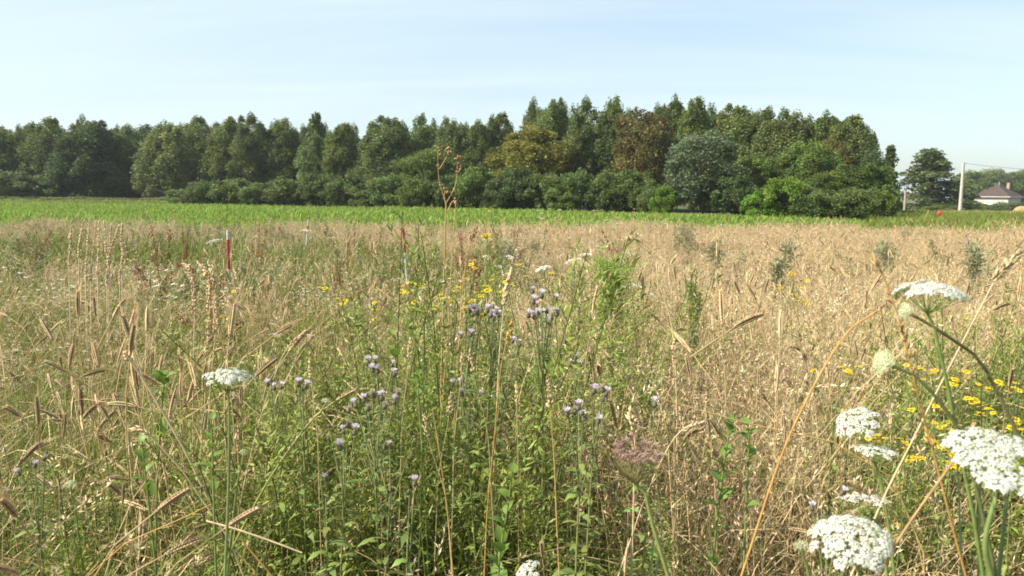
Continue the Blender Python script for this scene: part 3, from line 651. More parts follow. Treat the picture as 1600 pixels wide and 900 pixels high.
do_scatter("green_grass", [green_tuft(160 + i) for i in range(5)], M_GRASS, int(an * 60), NEAR, MID, lambda px, py, h, b, g, c, f, r: np.clip(g * 1.0 + 0.10 * h + 0.06, 0, 1), "green grass blades growing through the near meadow", "grass", hfun=lambda px, py, h, b, g, c, f, r: 0.75 + 0.35 * g)
do_scatter("green_grass", [green_tuft(170 + i, n=46, wd=0.0085, spread=0.26, h=0.5) for i in range(4)], M_GRASS, int(am * 22), MID, FAR, lambda px, py, h, b, g, c, f, r: np.clip(g * 0.95 + 0.05, 0, 1), "green grass patches in the far meadow", "grass", hfun=lambda px, py, h, b, g, c, f, r: 0.8 + 0.35 * g)
do_scatter("cereal_stalks", [cereal_tuft(180 + i) for i in range(6)], M_STRAW, int(an * 24), 1.4, MID, lambda px, py, h, b, g, c, f, r: np.clip(c * 0.85 - 0.35 * h, 0, 1), "self sown cereal with nodding tan ears among the near grasses", "cereal")
do_scatter("cereal_stalks", [cereal_tuft(190 + i, n=12, spread=0.3, fat=1.7) for i in range(4)], M_STRAW, int(am * 7), MID, FAR - 2, lambda px, py, h, b, g, c, f, r: np.clip(c * 0.6 + 0.2 * r, 0, 1), "cereal ears thinly spread over the far meadow", "cereal")
do_scatter("meadow_herbs", [herb(200 + i) for i in range(6)], M_HERB, int(an * 46), NEAR, MID, lambda px, py, h, b, g, c, f, r: np.clip(h * 0.85 + 0.08 + 0.06 * (1 - r), 0, 1), "bushy small leaved green herbs in the near meadow", "herbs", smin=0.8, smax=1.15, hfun=lambda px, py, h, b, g, c, f, r: 0.68 + 0.60 * h)
do_scatter("meadow_herbs", [herb(210 + i, n=9, spread=0.24, leaf=0.022, per=60, col=np.array([0.18, 0.20, 0.075])) for i in range(3)], M_HERB, int(am * 4), MID, FAR, lambda px, py, h, b, g, c, f, r: np.clip(0.10 + 0.45 * g, 0, 1), "grey green herbs dotted through the far meadow", "herbs", hfun=lambda px, *a: 0.85 + 0 * px)
do_scatter("mayweed", [mayweed(220 + i) for i in range(3)], M_HERB, int(an * 40 + 2400), 2.2, 12, lambda px, py, h, b, g, c, f, r: np.clip(0.9 * blob(px, py, 500, 465, 55, 22) + 0.55 * blob(px, py, 60, 500, 110, 55) + 0.5 * blob(px, py, 260, 455, 60, 25) + 0.35 * blob(px, py, 660, 440, 70, 16) + 0.03 * (1 - r), 0, 1), "white daisy flowered mayweed in loose patches on the left meadow", "flowers", hfun=lambda px, *a: 1.15 + 0 * px)
def oat_tuft(seed, n=9, k=1.0):
    """taller loose grass with pale nodding seed heads"""
    rg = np.random.default_rng(seed); mb = MB(); p, s = stems(n, 0.42, 0.80, 0.14, 0.55, rg, k=8, droop=0.34)
    mb.ribbons(p, np.array([1, .95, .9, .8, .7, .6, .5, .35]) * 0.0022 * k, s, cvar(TAN, n, rg)); panicle(mb, p, 0.24, 34, 0.011, 0.0066 * k, 0.0017 * k, np.array([0.58, 0.47, 0.29]), rg)
    q, s = stems(10, 0.2, 0.5, 0.14, 0.8, rg, droop=0.55); mb.ribbons(q, np.array([1, 1.1, 1.0, .8, .6, .1]) * 0.0048, s, cvar(PALE * 0.9, 10, rg)); return mb
do_scatter("oat_grass", [oat_tuft(240 + i) for i in range(6)], M_STRAW, int(an * 17), 1.35, MID, lambda px, py, h, b, g, c, f, r: np.clip(0.42 + 0.2 * r, 0, 1), "taller loose grass with pale nodding seed heads all over the near meadow", "grass")
do_scatter("oat_grass", [oat_tuft(250 + i, k=1.9) for i in range(4)], M_STRAW, int(am * 4), MID, 18, lambda px, py, h, b, g, c, f, r: np.clip(0.4 + 0.2 * n_patch(px, py), 0, 1), "pale nodding seed heads scattered through the middle of the meadow", "grass", smax=1.05, hfun=lambda px, *a: 0.78 + 0 * px)
do_scatter("straw_litter", [litter_tuft(230 + i) for i in range(5)], M_STRAW, int(an * 60), 0.9, MID, lambda px, py, h, b, g, c, f, r: np.clip(0.48 + 0.6 * b - 0.1 * h, 0.2, 1), "bent and broken dry straw lying between the meadow plants", "straw")

# ------------------------------------------------------------------ the crop field
def crop_plant(seed, h=0.46, wd=0.045):
    rg = np.random.default_rng(seed); mb = MB(); n = 15; p, s = stems(n, h * 0.55, h, 0.05, 0.62, rg, droop=0.55)
    mb.ribbons(p, np.array([.5, .9, 1, .95, .7, .1]) * wd, s, cvar(np.array([0.205, 0.300, 0.050]), n, rg, 0.18)); return mb
ry = np.arange(24.0, 74, 0.55); rows = []
for y in ry:
    x = np.arange(-62, 27, 0.26); x = x + rng.normal(size=len(x)) * 0.05
    yy = y + rng.normal(size=len(x)) * 0.06; rows.append(np.stack([x, yy], 1))
cp = np.concatenate(rows); px, py = proj(np.stack([cp[:, 0], cp[:, 1], np.full(len(cp), 0.3)], 1))
far_lim = np.interp(px, [-200, 250, 330, 700, 1040, 1180, 1400], [74, 74, 71, 60, 49, 43, 41])
keep = (cp[:, 1] < far_lim) & (cp[:, 1] > MEND(cp[:, 0]) + 0.4) & (px > -150) & (px < 1400 + 15 * rng.normal(size=len(px))) & (rng.random(len(px)) < np.interp(px, [1000, 1250, 1400], [1, 1, 0.6]))
cp = cp[keep]; px = px[keep]; k = len(cp)
s = np.interp(px, [0, 600, 1100, 1300, 1400], [1.0, 1.0, 1.0, 0.92, 0.6]) * (0.7 + 0.5 * rng.random(k)) * np.clip(1 + 0.25 * field_noise(cp[:, 0], cp[:, 1], 0.35, 11), 0.6, 1.4)
scatter("crop_plants", hidden_collection("crop", [crop_plant(300 + i) for i in range(5)], M_CROP), 5, np.stack([cp[:, 0], cp[:, 1], ground(cp[:, 0], cp[:, 1])], 1), rot_for(k, 0.06), np.stack([s, s, s], 1), M_CROP, "bright green leafy crop in the field between meadow and wood", "crop")
# rough grass of the right field end and its dry strip
def belt(name, mbs, m, n, x0, x1, y0, y1, sc, label, cat, cond=None):
    x = x0 + (x1 - x0) * rng.random(n); y = y0 + (y1 - y0) * rng.random(n)
    if cond is not None: q = cond(x, y); x, y = x[q], y[q]
    k = len(x); s = sc * (0.75 + 0.5 * rng.random(k))
    return scatter(name, hidden_collection(name + "_belt", mbs, m), len(mbs), np.stack([x, y, ground(x, y)], 1), rot_for(k), np.stack([s, s, s], 1), m, label, cat)
def gcond(x, y): px, _ = proj(np.stack([x, y, 0 * x + 0.3], -1)); return (px > 1360) & (px < 1760) & (y > MEND(x))
belt("field_grass", [green_tuft(330 + i, n=34, wd=0.03, spread=0.5, h=0.55) for i in range(3)], M_CROP, 9000, 8, 75, 20, 66, 0.8, "rough green grass at the right end of the crop field", "grass", gcond)
def dcond(x, y): px, _ = proj(np.stack([x, y, 0 * x + 0.3], -1)); return (px > 1462) & (px < 1800)
belt("strip_grass", [dry_tuft(340 + i, n=30, wd=0.02, spread=0.5, pan=8, psize=5) for i in range(3)], M_STRAW, 3000, 25, 80, 58, 70, 0.5, "dry tan grass strip below the hedge and the concrete pole", "grass", dcond)
belt("verge_grass", [green_tuft(350 + i, n=30, wd=0.05, spread=0.7, h=0.8) for i in range(3)], M_HERB, 2600, -75, 0, 74, 82, 0.8, "rough green verge between the crop field and the left birches", "grass")


# ================================================================== COUNTABLE THINGS
def bez(pts, k=14):
    """smooth path through points"""
    p = np.asarray(pts, float); n = len(p)
    if n == 2: t = np.linspace(0, 1, k)[:, None]; return p[0] * (1 - t) + p[1] * t
    e = np.concatenate([[2 * p[0] - p[1]], p, [2 * p[-1] - p[-2]]]); o = []
    for u in np.linspace(0, n - 1 - 1e-6, k):
        i = int(u); t = u - i; a, b, c, d = e[i], e[i + 1], e[i + 2], e[i + 3]
        o.append(0.5 * (2 * b + (c - a) * t + (2 * a - 5 * b + 4 * c - d) * t * t + (3 * b - a - 3 * c + d) * t ** 3))
    return np.array(o)
def pxpath(pix, d0, d1=None, root=True, k=16):
    """pixel points from the top down at depths d0 (top) .. d1 (bottom), then rooted in the ground"""
    d1 = d0 if d1 is None else d1; ds = np.linspace(d0, d1, len(pix)); w = [P(a, b, d) for (a, b), d in zip(pix, ds)]
    if root and w[-1][2] > 0.02:
        t = w[-1] - w[-2] if len(w) > 1 else np.array([0, 0, -1.0]); drop = w[-1][2]
        sx = np.clip(t[:2] / max(abs(t[2]), 0.05), -0.5, 0.5) * drop * 0.5
        r = np.array([w[-1][0] + sx[0], w[-1][1] + sx[1], -0.03]); top = bez(w, k - 4) if len(w) > 1 else np.array(w)
        q = np.linspace(0, 1, 5)[1:, None]; e = w[-1]; m = e + t / max(np.linalg.norm(t), 1e-6) * drop * 0.4
        low = (1 - q) ** 2 * e + 2 * q * (1 - q) * m + q ** 2 * r
        return np.concatenate([top, low])
    return bez(w, k)
def frame(n):
    n = nrm(np.asarray(n, float)); ref = np.array([1.0, 0, 0]) if abs(n[0]) < 0.8 else np.array([0, 1.0, 0])
    a = nrm(np.cross(ref, n)); return a, np.cross(n, a), n
def place(name, me, parent, loc, axis, scale, spin=None, origin=(0, 0, 0)):
    a, b, n = frame(axis); th = rng.random() * 6.28 if spin is None else spin
    a2 = a * math.cos(th) + b * math.sin(th); b2 = -a * math.sin(th) + b * math.cos(th)
    sc = np.broadcast_to(np.asarray(scale, float), (3,)); m = np.eye(4); m[:3, 0] = a2 * sc[0]; m[:3, 1] = b2 * sc[1]; m[:3, 2] = n * sc[2]; m[:3, 3] = np.asarray(loc) - np.asarray(origin)
    o = bpy.data.objects.new(name, me); COL.objects.link(o); o.parent = parent; o.matrix_basis = Matrix(m.tolist()); return o

# ---- wild carrot umbels
WHITE = np.array([0.68, 0.68, 0.62]); UGRN = np.array([0.20, 0.27, 0.07])
def umbellet(seed, nf=17, col=WHITE, open_=1.0):
    rg = np.random.default_rng(seed); mb = MB(); k = np.arange(nf); r = np.sqrt((k + 0.4) / nf); a = k * 2.39996 + rg.random() * 6
    c = np.stack([np.cos(a) * r, np.sin(a) * r, 0.42 * (1 - r * r)], 1) + rg.normal(size=(nf, 3)) * 0.035
    nn = nrm(np.stack([np.cos(a) * r * 0.7, np.sin(a) * r * 0.7, np.ones(nf)], 1))
    mb.ribbons(np.stack([np.tile([0, 0, -0.75], (nf, 1)), c - nn * 0.03], 1), np.array([0.05, 0.035]), nrm(np.cross(nn, [0.3, 0.4, 0.1])), UGRN)
    for i in range(nf):
        e1, e2, n = frame(nn[i]); s = (0.20 + 0.09 * r[i]) * (0.85 + 0.3 * rg.random()) * open_; ph = rg.random() * 6.28
        for j in range(5):
            t = ph + j * 1.2566; d = e1 * math.cos(t) + e2 * math.sin(t); tt = -e1 * math.sin(t) + e2 * math.cos(t)
            out = 1.0 + 0.45 * max(0, float(np.dot(d[:2], [math.cos(a[i]), math.sin(a[i])]))) * r[i]
            mb.leaves([c[i] + d * s * 0.55 * out + n * (0.02 + 0.02 * rg.random())], np.array([d * s * 0.52 * out - n * 0.03]), np.array([tt * s * 0.36]), col * (0.93 + 0.1 * rg.random()))
        mb.spindles([c[i] + n * 0.03], [n * 0.035], 0.05, np.array([0.55, 0.58, 0.36]))
    return mb
UMB = [umbellet(400 + i).mesh("umbellet", M_PETAL) for i in range(3)]
UMBP = [umbellet(410 + i, col=np.array([0.74, 0.66, 0.66]), open_=0.85).mesh("umbellet", M_PETAL) for i in range(2)]
UMBB = [umbellet(420 + i, nf=12, col=np.array([0.60, 0.63, 0.40]), open_=0.85).mesh("umbellet", M_PETAL) for i in range(2)]
def nest_umbellet(seed):
    rg = np.random.default_rng(seed); mb = MB(); n = 26; d = nrm(np.stack([rg.normal(size=n), rg.normal(size=n), np.abs(rg.normal(size=n)) + 0.3], 1))
    mb.spindles(d * 0.75 + [0, 0, 0.1], d * 0.2, 0.11, cvar(np.array([0.44, 0.30, 0.235]), n, rg, 0.2))
    mb.ribbons(np.stack([d * 0.0, d * 0.7], 1), np.array([0.05, 0.05]), nrm(rg.normal(size=(n, 3))), np.array([0.26, 0.20, 0.12]))
    h = nrm(d[:, None, :] + 0.6 * rg.normal(size=(n, 4, 3))) * 0.22; b = np.repeat((d * 0.8 + [0, 0, 0.1])[:, None], 4, 1)
    mb.ribbons(np.stack([b, b + h], 2).reshape(-1, 2, 3), np.array([0.035, 0.01]), nrm(rg.normal(size=(n * 4, 3))), np.array([0.42, 0.27, 0.24])); return mb
NEST = [nest_umbellet(430 + i).mesh("umbellet", M_PETAL) for i in range(2)]
def carrot(label, c, Rr, axis, dome, stem_pts, style='white', n=30, umb=0.21, cat='flower', group=None, rs=0.0022, depth=0.8, scol=(0.16, 0.22, 0.06), bracts=8):
    """c = centre of the umbel (world), stem_pts = world points from just under the umbel to the ground"""
    base = np.array([stem_pts[-1][0], stem_pts[-1][1], 0.0]); t = thing('wild_carrot', label, cat, base, group)
    e1, e2, ax = frame(axis); hub = c - ax * Rr * depth
    st = MB(); rest = [q for q in stem_pts[1:] if q[2] < hub[2] - 0.006]; pts = np.concatenate([[hub], rest]); pts[0] = hub; st.tubes(pts[None], np.linspace(rs * 0.8, rs * 1.35, len(pts)), 7, scol); st.build('stem', M_STEM, t, origin=base)
    mb = MB(); k = np.arange(n); r = np.sqrt((k + 0.5) / n) * (1 + 0.04 * rng.normal(size=n)); a = k * 2.39996; pos = []; nn = []
    for i in range(n):
        d = e1 * math.cos(a[i]) + e2 * math.sin(a[i]); h = dome * Rr * (1 - r[i] ** 2)
        if style == 'nest': rr_ = Rr * (0.62 + 0.38 * r[i]) if i > n // 3 else Rr * r[i] * 1.1; h = Rr * (0.05 + 0.40 * r[i]) + rng.normal() * Rr * 0.10; nv = ax * 0.8 - d * 0.35
        else: rr_ = Rr * r[i]; nv = ax + d * 2 * dome * r[i]
        pos.append(c + d * rr_ + ax * (h + rng.normal() * Rr * 0.03)); nn.append(nrm(nv + 0.12 * rng.normal(size=3)))
    pos = np.array(pos); nn = np.array(nn); us = Rr * umb * (0.84 if style == 'white' else 1.0)
    mid = hub + (pos - hub) * 0.55 + (pos - hub - ax * np.sum((pos - hub) * ax, 1, keepdims=True)) * (0.32 if style == 'nest' else 0.10)
    ray = np.stack([np.tile(hub, (n, 1)), mid, pos - nn * us * 0.7], 1); mb.tubes(ray, np.array([1.0, .8, .7]) * Rr * (0.022 if style == 'nest' else 0.012), 4, (0.30, 0.27, 0.11) if style == 'nest' else UGRN)
    for i in range(bracts):
        ang = i * 6.283 / bracts; d = e1 * math.cos(ang) + e2 * math.sin(ang); q = np.linspace(0, 1, 4)[:, None]
        mb.ribbons((hub + d * Rr * 0.65 * q + ax * Rr * (0.05 * q - 0.22 * q ** 2))[None], np.array([.03, .025, .02, .005]) * Rr, np.array([np.cross(d, ax)]), UGRN)
    hd = mb.build('flower_head', M_STEM, t, origin=base)
    pool = {'white': UMB, 'pink': UMBP, 'bud': UMBB, 'nest': NEST}[style]
    for i in range(n):
        if rng.random() < 0.03 and style == 'white': continue
        place('umbellet', pool[i % len(pool)], hd, pos[i], nn[i], us * (0.74 + 0.36 * rng.random()) * (1.25 if (style == 'white' and r[i] > 0.75) else 1.0), origin=base)
    return t
def up(dx=0.0, dy=0.0): return np.array([dx, dy, 1.0])
WC = "white wild carrot flowers near the camera"
def near_carrot(label, px, py, w, axis, dome, stem, real=0.088, d=None, stem_d=None, **kw):
    d = real * FPX / w if d is None else d; c = P(px, py, d); Rr = w / 2 / FPX * d * 0.93
    kw.setdefault('depth', 0.55); sp = pxpath([(px, py + 10)] + stem, d, stem_d, k=14); return carrot(label, c, Rr, axis, dome, sp, **kw)
near_carrot("white domed umbel high on a slim green stem, uppermost wild carrot at right", 1452, 462, 112, up(0.06, 0.05), 0.36, [(1462, 520), (1480, 600), (1495, 680), (1520, 800)], n=34, group=WC)
near_carrot("white wild carrot head tilted left with separate round florets, above the flat one", 1341, 660, 70, up(-0.42, -0.30), 0.42, [(1365, 715), (1385, 800), (1395, 880)], n=24, umb=0.26, group=WC)
near_carrot("flat white umbel seen edge on just below the tilted wild carrot head", 1368, 706, 72, up(0.08, 0.06), 0.12, [(1375, 740), (1390, 830), (1398, 900)], n=24, umb=0.22, group=WC)
near_carrot("large flat white umbel cut by the right edge of the photo", 1570, 722, 172, up(0.06, -0.42), 0.10, [(1540, 840), (1548, 900)], n=42, umb=0.19, real=0.105, rs=0.0028, group=WC)
near_carrot("big white domed umbel lowest at the bottom right with leaning stem", 1330, 846, 134, up(-0.14, -0.24), 0.46, [(1345, 900), (1352, 960)], n=44, umb=0.19, real=0.10, group=WC)
near_carrot("pinkish thin umbel seen from its edge behind the big bottom right dome", 1350, 782, 84, up(0.02, 0.25), 0.18, [(1378, 830), (1386, 900)], n=22, umb=0.17, style='pink', real=0.09, d=1.15, group=WC)
near_carrot("white domed umbel on a straight pale green stem at the left", 355, 592, 80, up(0.0, 0.06), 0.36, [(358, 640), (357, 760), (352, 890)], n=30, umb=0.20, real=0.082, group=WC, scol=(0.22, 0.28, 0.10))
near_carrot("green cream bud of wild carrot tucked under the uppermost umbel", 1412, 486, 30, np.array([-0.9, -0.3, 0.35]), 0.5, [(1440, 500), (1490, 532), (1530, 562), (1562, 620), (1600, 700)], n=24, umb=0.40, style='bud', d=0.98, depth=0.9, group="wild carrot buds", scol=(0.17, 0.15, 0.06))
near_carrot("half open wild carrot bud facing left on a bent dark stem", 1378, 566, 40, np.array([-0.85, -0.3, 0.35]), 0.25, [(1408, 572), (1440, 596), (1478, 640), (1505, 690), (1530, 780)], n=26, umb=0.34, style='bud', d=0.95, depth=1.1, group="wild carrot buds", scol=(0.13, 0.15, 0.06))
near_carrot("brown pink nest shaped seed head of wild carrot at the bottom centre", 995, 722, 84, up(0.02, -0.12), 0.0, [(1008, 770), (1020, 820), (1046, 905)], n=48, umb=0.25, style='nest', real=0.075, depth=1.0, bracts=12, group=None, scol=(0.24, 0.28, 0.08), rs=0.0030)
near_carrot("small round green umbel bud at the far left bottom", 110, 758, 22, up(-0.1, -0.2), 0.6, [(118, 800), (128, 880)], n=12, umb=0.40, style='bud', d=1.9, group="wild carrot buds")
near_carrot("tiny green umbel bud right of the left umbel's stem", 381, 707, 15, up(0.1, 0), 0.6, [(372, 750), (361, 840)], n=10, umb=0.42, style='bud', d=1.6, group="wild carrot buds")
near_carrot("green umbel bud atop a long yellow green stem slanting down left", 509, 628, 17, up(0.25, 0), 0.6, [(480, 665), (420, 750), (366, 850)], n=10, umb=0.42, style='bud', d=1.6, group="wild carrot buds", scol=(0.24, 0.26, 0.07))
near_carrot("white umbel poking in at the bottom edge below the leafy plant", 826, 892, 44, up(-0.5, -0.3), 0.4, [(818, 905), (815, 930)], n=18, umb=0.27, d=1.45, group=WC)
near_carrot("cream umbel bud left beside the big bottom right dome", 1252, 852, 26, up(-0.4, -0.1), 0.5, [(1262, 890), (1268, 930)], n=12, umb=0.36, style='bud', d=1.1, group="wild carrot buds")
# mid and far umbels: one shared head mesh
def umbel_head(seed, n=16, nf=9):
    rg = np.random.default_rng(seed); mb = MB(); k = np.arange(n); r = np.sqrt((k + .5) / n); a = k * 2.39996
    c = np.stack([np.cos(a) * r, np.sin(a) * r, 0.28 * (1 - r * r)], 1)
    mb.ribbons(np.stack([np.tile([0, 0, -0.7], (n, 1)), c], 1), np.array([0.05, 0.03]), nrm(rg.normal(size=(n, 3))), UGRN)
    o = rg.normal(size=(n, nf, 3)) * np.array([0.10, 0.10, 0.03]); cc = (c[:, None] + o).reshape(-1, 3); m = len(cc); th = rg.random(m) * 6.28
    u = np.stack([np.cos(th), np.sin(th), 0.15 * rg.normal(size=m)], 1) * 0.11; v = np.stack([-np.sin(th), np.cos(th), 0.15 * rg.normal(size=m)], 1) * 0.10; mb.leaves(cc, u, v, WHITE * 1.15); return mb
UH = [umbel_head(440 + i).mesh("flower_head", M_PETAL) for i in range(4)]
def mid_umbel(px, py, w, label, group, tilt=(0, 0), real=0.075, d=None):
    d = real * FPX / w if d is None else d; c = P(px, py, d); lean = rng.normal() * 0.06
    base = np.array([c[0] + lean, c[1] + rng.normal() * 0.03, float(ground(c[0], c[1]))]); t = thing('wild_carrot', label, 'flower', base, group); Rr = w / 2 / FPX * d
    st = MB(); pts = bez([c - up(*tilt) * Rr * 0.6, c * [0.5, 0.5, 0.55] + base * [0.5, 0.5, 0.45], base], 8); st.tubes(pts[None], np.linspace(0.0020, 0.003, 8), 5, (0.17, 0.21, 0.07)); st.build('stem', M_STEM, t, origin=base)
    place('flower_head', UH[int(rng.integers(4))], t, c, up(*tilt), Rr, origin=base); return t
MU = "white wild carrot umbels in the middle of the meadow"
for px, py, w, tl, lab in [
    (430, 524, 19, (0.1, 0), "small white umbel alone between the left umbel and the mayweed patch"), (895, 408, 24, (-0.35, 0), "white flat umbel tilted left, left neighbour of the bright green feathery plant"),
    (914, 399, 22, (-0.1, 0), "white flat umbel just above the tilted one left of the feathery plant"), (843, 400, 15, (0.2, 0.2), "small white umbel above the lilac thistle cluster, upper one"),
    (848, 420, 24, (-0.4, -0.1), "white umbel slanting left above the lilac thistle cluster"), (797, 402, 13, (0.2, -0.3), "small white umbel at the tip of the pale upright grass spike"),
    (760, 402, 14, (0.2, -0.4), "small white umbel left of the pale grass spike"), (983, 398, 24, (0.15, 0), "white flat umbel right beside the bright green feathery plant's top"),
    (955, 433, 21, (0, 0), "white flat umbel before the lower part of the feathery plant"), (992, 447, 23, (0.25, -0.1), "white umbel lower right of the feathery plant"),
    (1018, 461, 16, (0.4, -0.1), "small white umbel tilted right, lowest right of the feathery plant"), (335, 378, 24, (-0.3, 0.1), "white umbel tilted left beside the left red and white stake"),
    (477, 361, 17, (0, 0), "white umbel before the far red and white stake"), (780, 417, 15, (0.2, -0.1), "faint white umbel between the two small ones above the yellow flowers"),
    (518, 521, 15, (0, -0.4), "small white umbel in the brown ears left of centre")]: mid_umbel(px, py, w, lab, MU, tl)
for i in range(34):
    px = 815 + 190 * rng.random(); py = 326 + 60 * rng.random() ** 1.2
    mid_umbel(px, py, 4.6 + 4.5 * (py - 322) / 60, "tiny white umbel among the far tan grasses right of the dead flower stalk", "tiny far white umbels", (rng.normal() * 0.2, 0), real=0.07)
SCL = ['tiny white umbel right of the grey green bush in the far tan grass', 'tiny white umbel halfway between the grey bush and the blue green bush at right', 'tiny white umbel left of the grey green bush near the crop edge', 'tiny white umbel in the mayweed at the far left, right one of two', 'tiny white umbel near the left edge of the photo, left one of two', 'tiny white umbel between the rust dock and the left stake', 'tiny white umbel right of the far thin stake', 'tiny white umbel below and left of the far thin stake', 'tiny white umbel touching the stem of the tall dead flower stalk', 'tiny white umbel left of the middle stake']
for i, (px, py) in enumerate([(1128, 352), (1190, 365), (1040, 350), (60, 470), (25, 468), (270, 372), (515, 372), (455, 388), (700, 372), (585, 392)]):
    mid_umbel(px, py, 6.5, SCL[i], "scattered tiny white umbels", (rng.normal() * 0.2, 0), real=0.07)

# ---- creeping thistles with lilac heads
def thistle_head(seed, kind):
    rg = np.random.default_rng(seed); mb = MB(); t = np.linspace(0, 1, 6); prof = np.array([0.10, 0.30, 0.36, 0.33, 0.26, 0.20]); ang = np.arange(8) * 6.283 / 8
    v = np.stack([np.outer(prof, np.cos(ang)), np.outer(prof, np.sin(ang)), np.repeat((t * 0.75 - 0.75)[:, None], 8, 1)], -1)
    i = np.arange(5)[:, None] * 8; j = np.arange(8)[None]; j2 = (j + 1) % 8; q = np.stack([i + j, i + j2, i + 8 + j2, i + 8 + j], -1).reshape(-1, 4)
    inv = np.array([0.17, 0.15, 0.11]) if kind != 'bud' else np.array([0.16, 0.17, 0.10]); mb.add(v.reshape(-1, 3), np.clip(inv * (1 + 0.25 * rg.normal(size=(48, 1))), 0.03, 1), q)
    n = 40; a = rg.random(n) * 6.28; tz = rg.random(n); r = 0.35 * np.sin(0.6 + tz * 1.8); b = np.stack([np.cos(a) * r, np.sin(a) * r, tz * 0.65 - 0.7], 1); dd = nrm(np.stack([np.cos(a), np.sin(a), 0.9 + 0 * a], 1))
    mb.leaves(b + dd * 0.04, dd * 0.10, nrm(np.cross(dd, [0, 0, 1.0])) * 0.045, cvar(inv * 0.9, n, rg, 0.25))
    if kind == 'open':
        n = 70; a = rg.random(n) * 6.28; sp = np.sqrt(rg.random(n)); d = nrm(np.stack([np.cos(a) * sp * 0.95, np.sin(a) * sp * 0.95, np.ones(n)], 1)); b = np.tile([0, 0, -0.05], (n, 1)) + d * 0.05
        p = np.stack([b, b + d * 0.35, b + d * (0.6 + 0.22 * rg.random((n, 1)))], 1); mb.ribbons(p, np.array([0.05, 0.09, 0.06]), nrm(rg.normal(size=(n, 3))), cvar(np.array([0.76, 0.66, 0.76]), n, rg, 0.08))
    elif kind == 'seed':
        n = 60; d = nrm(np.stack([rg.normal(size=n), rg.normal(size=n), np.abs(rg.normal(size=n)) + 0.4], 1)); p = np.stack([d * 0.05, d * 0.3, d * (0.40 + 0.2 * rg.random((n, 1)))], 1); mb.ribbons(p, np.array([0.04, 0.06, 0.05]), nrm(rg.normal(size=(n, 3))), cvar(np.array([0.50, 0.42, 0.33]), n, rg, 0.1))
    return mb
TH = {k: [thistle_head(450 + 7 * j + i, k).mesh("flower_head", M_PETAL) for i in range(2)] for j, k in enumerate(('open', 'bud', 'seed'))}
def leafy(mb, path, n, ln, wd, col, rg, t0=0.05, t1=0.9):
    """narrow wavy spiny-looking leaves along a stem"""
    t = np.linspace(t0, t1, n); c = along(path[None], t[None])[0]; a = np.arange(n) * 2.4 + rg.random() * 6; d = np.stack([np.cos(a), np.sin(a), np.zeros(n)], 1); q = np.linspace(0, 1, 6)[None, :, None]
    L_ = (ln * (0.6 + 0.6 * rg.random(n)) * (1.1 - 0.5 * t))[:, None, None]; p = c[:, None] + d[:, None] * q * L_ + np.array([0, 0, 1.0]) * (0.55 * q - 0.75 * q ** 2) * L_
    side = np.stack([-d[:, 1], d[:, 0], 0.25 * rg.normal(size=n)], 1); mb.ribbons(p, np.array([.25, .9, .6, 1, .45, .05]) * wd, side, cvar(col, n, rg, 0.18))
def thistle(label, heads, d, hs=0.016, nleaf=34, group="lilac creeping thistles"):
    """heads: list of (px, py, kind)"""
    W_ = [P(px, py, d + rng.normal() * 0.05) for px, py, _ in heads]; c = np.mean(W_, 0); low = min(w[2] for w in W_)
    base = np.array([c[0] + rng.normal() * 0.03, c[1] + 0.04, 0.0]); fork = np.array([c[0] * 0.8 + base[0] * 0.2, c[1], max(low - 0.10, 0.2)])
    hs = hs * 0.84; t = thing('creeping_thistle', label, 'thistle', base, group); st = MB(); main = bez([base - [0, 0, 0.02], (base + fork) / 2 + rng.normal(size=3) * 0.012, fork], 9)
    st.tubes(main[None], np.linspace(0.0030, 0.0020, 9), 5, (0.20, 0.23, 0.08))
    fl = MB(); leafy(fl, main, nleaf, 0.085, 0.014, np.array([0.18, 0.23, 0.06]), rng, 0.1, 1.0)
    ax = []
    for w in W_:
        s0 = fork - np.array([0, 0, 0.10 * rng.random()]); s0[:2] = main[-1][:2]; m = s0 * 0.45 + w * 0.55; m[2] = s0[2] * 0.4 + w[2] * 0.6 - 0.01; br = bez([s0, m, w], 6)
        st.tubes(br[None], np.linspace(0.0015, 0.0010, 6), 4, (0.20, 0.22, 0.09)); leafy(fl, br, 5, 0.035, 0.006, np.array([0.17, 0.20, 0.07]), rng, 0.1, 0.85); ax.append(br[-1] - br[-2])
    st.build('stem', M_STEM, t, origin=base); tag(fl.build('foliage', M_HERB, t, origin=base), kind='stuff')
    for w, (px, py, k), a in zip(W_, heads, ax):
        place('flower_head', TH[k][int(rng.integers(2))], t, w, nrm(a) + np.array([0, 0, 0.5]) + 0.25 * rng.normal(size=3), hs * (0.85 + 0.3 * rng.random()) * (0.85 if k == 'bud' else 1.15), origin=base)
    return t
o_, b_, s_ = 'open', 'bud', 'seed'
thistle("thistle with a dense lilac cluster topped by four separate heads at the centre", [(832, 453, o_), (847, 459, o_), (857, 453, b_), (834, 468, o_), (869, 465, o_), (838, 476, o_), (855, 485, o_), (864, 487, o_), (845, 490, o_), (835, 493, o_), (852, 497, o_), (858, 503, o_), (870, 488, o_), (848, 484, b_), (840, 487, o_), (826, 490, o_), (862, 495, b_)], 2.05, 0.017)
thistle("thistle with a tight lilac cluster just left of the pale grass spike", [(762, 482, o_), (770, 478, o_), (776, 485, o_), (768, 490, o_), (773, 495, o_), (764, 494, b_), (780, 490, o_), (757, 490, b_)], 2.1, 0.016)
thistle("thistle with a small lilac cluster among the yellow flowers", [(734, 483, o_), (741, 480, o_), (747, 486, o_), (738, 489, o_), (728, 486, b_)], 2.15, 0.016)
thistle("thistle with two lilac heads below the yellow flower patch", [(720, 523, o_), (736, 520, o_), (741, 500, b_)], 2.0)
thistle("thistle with heads of lilac in front of the tall pale grass spike", [(802, 531, o_), (811, 536, o_), (786, 521, b_), (775, 528, b_)], 1.95, 0.014)
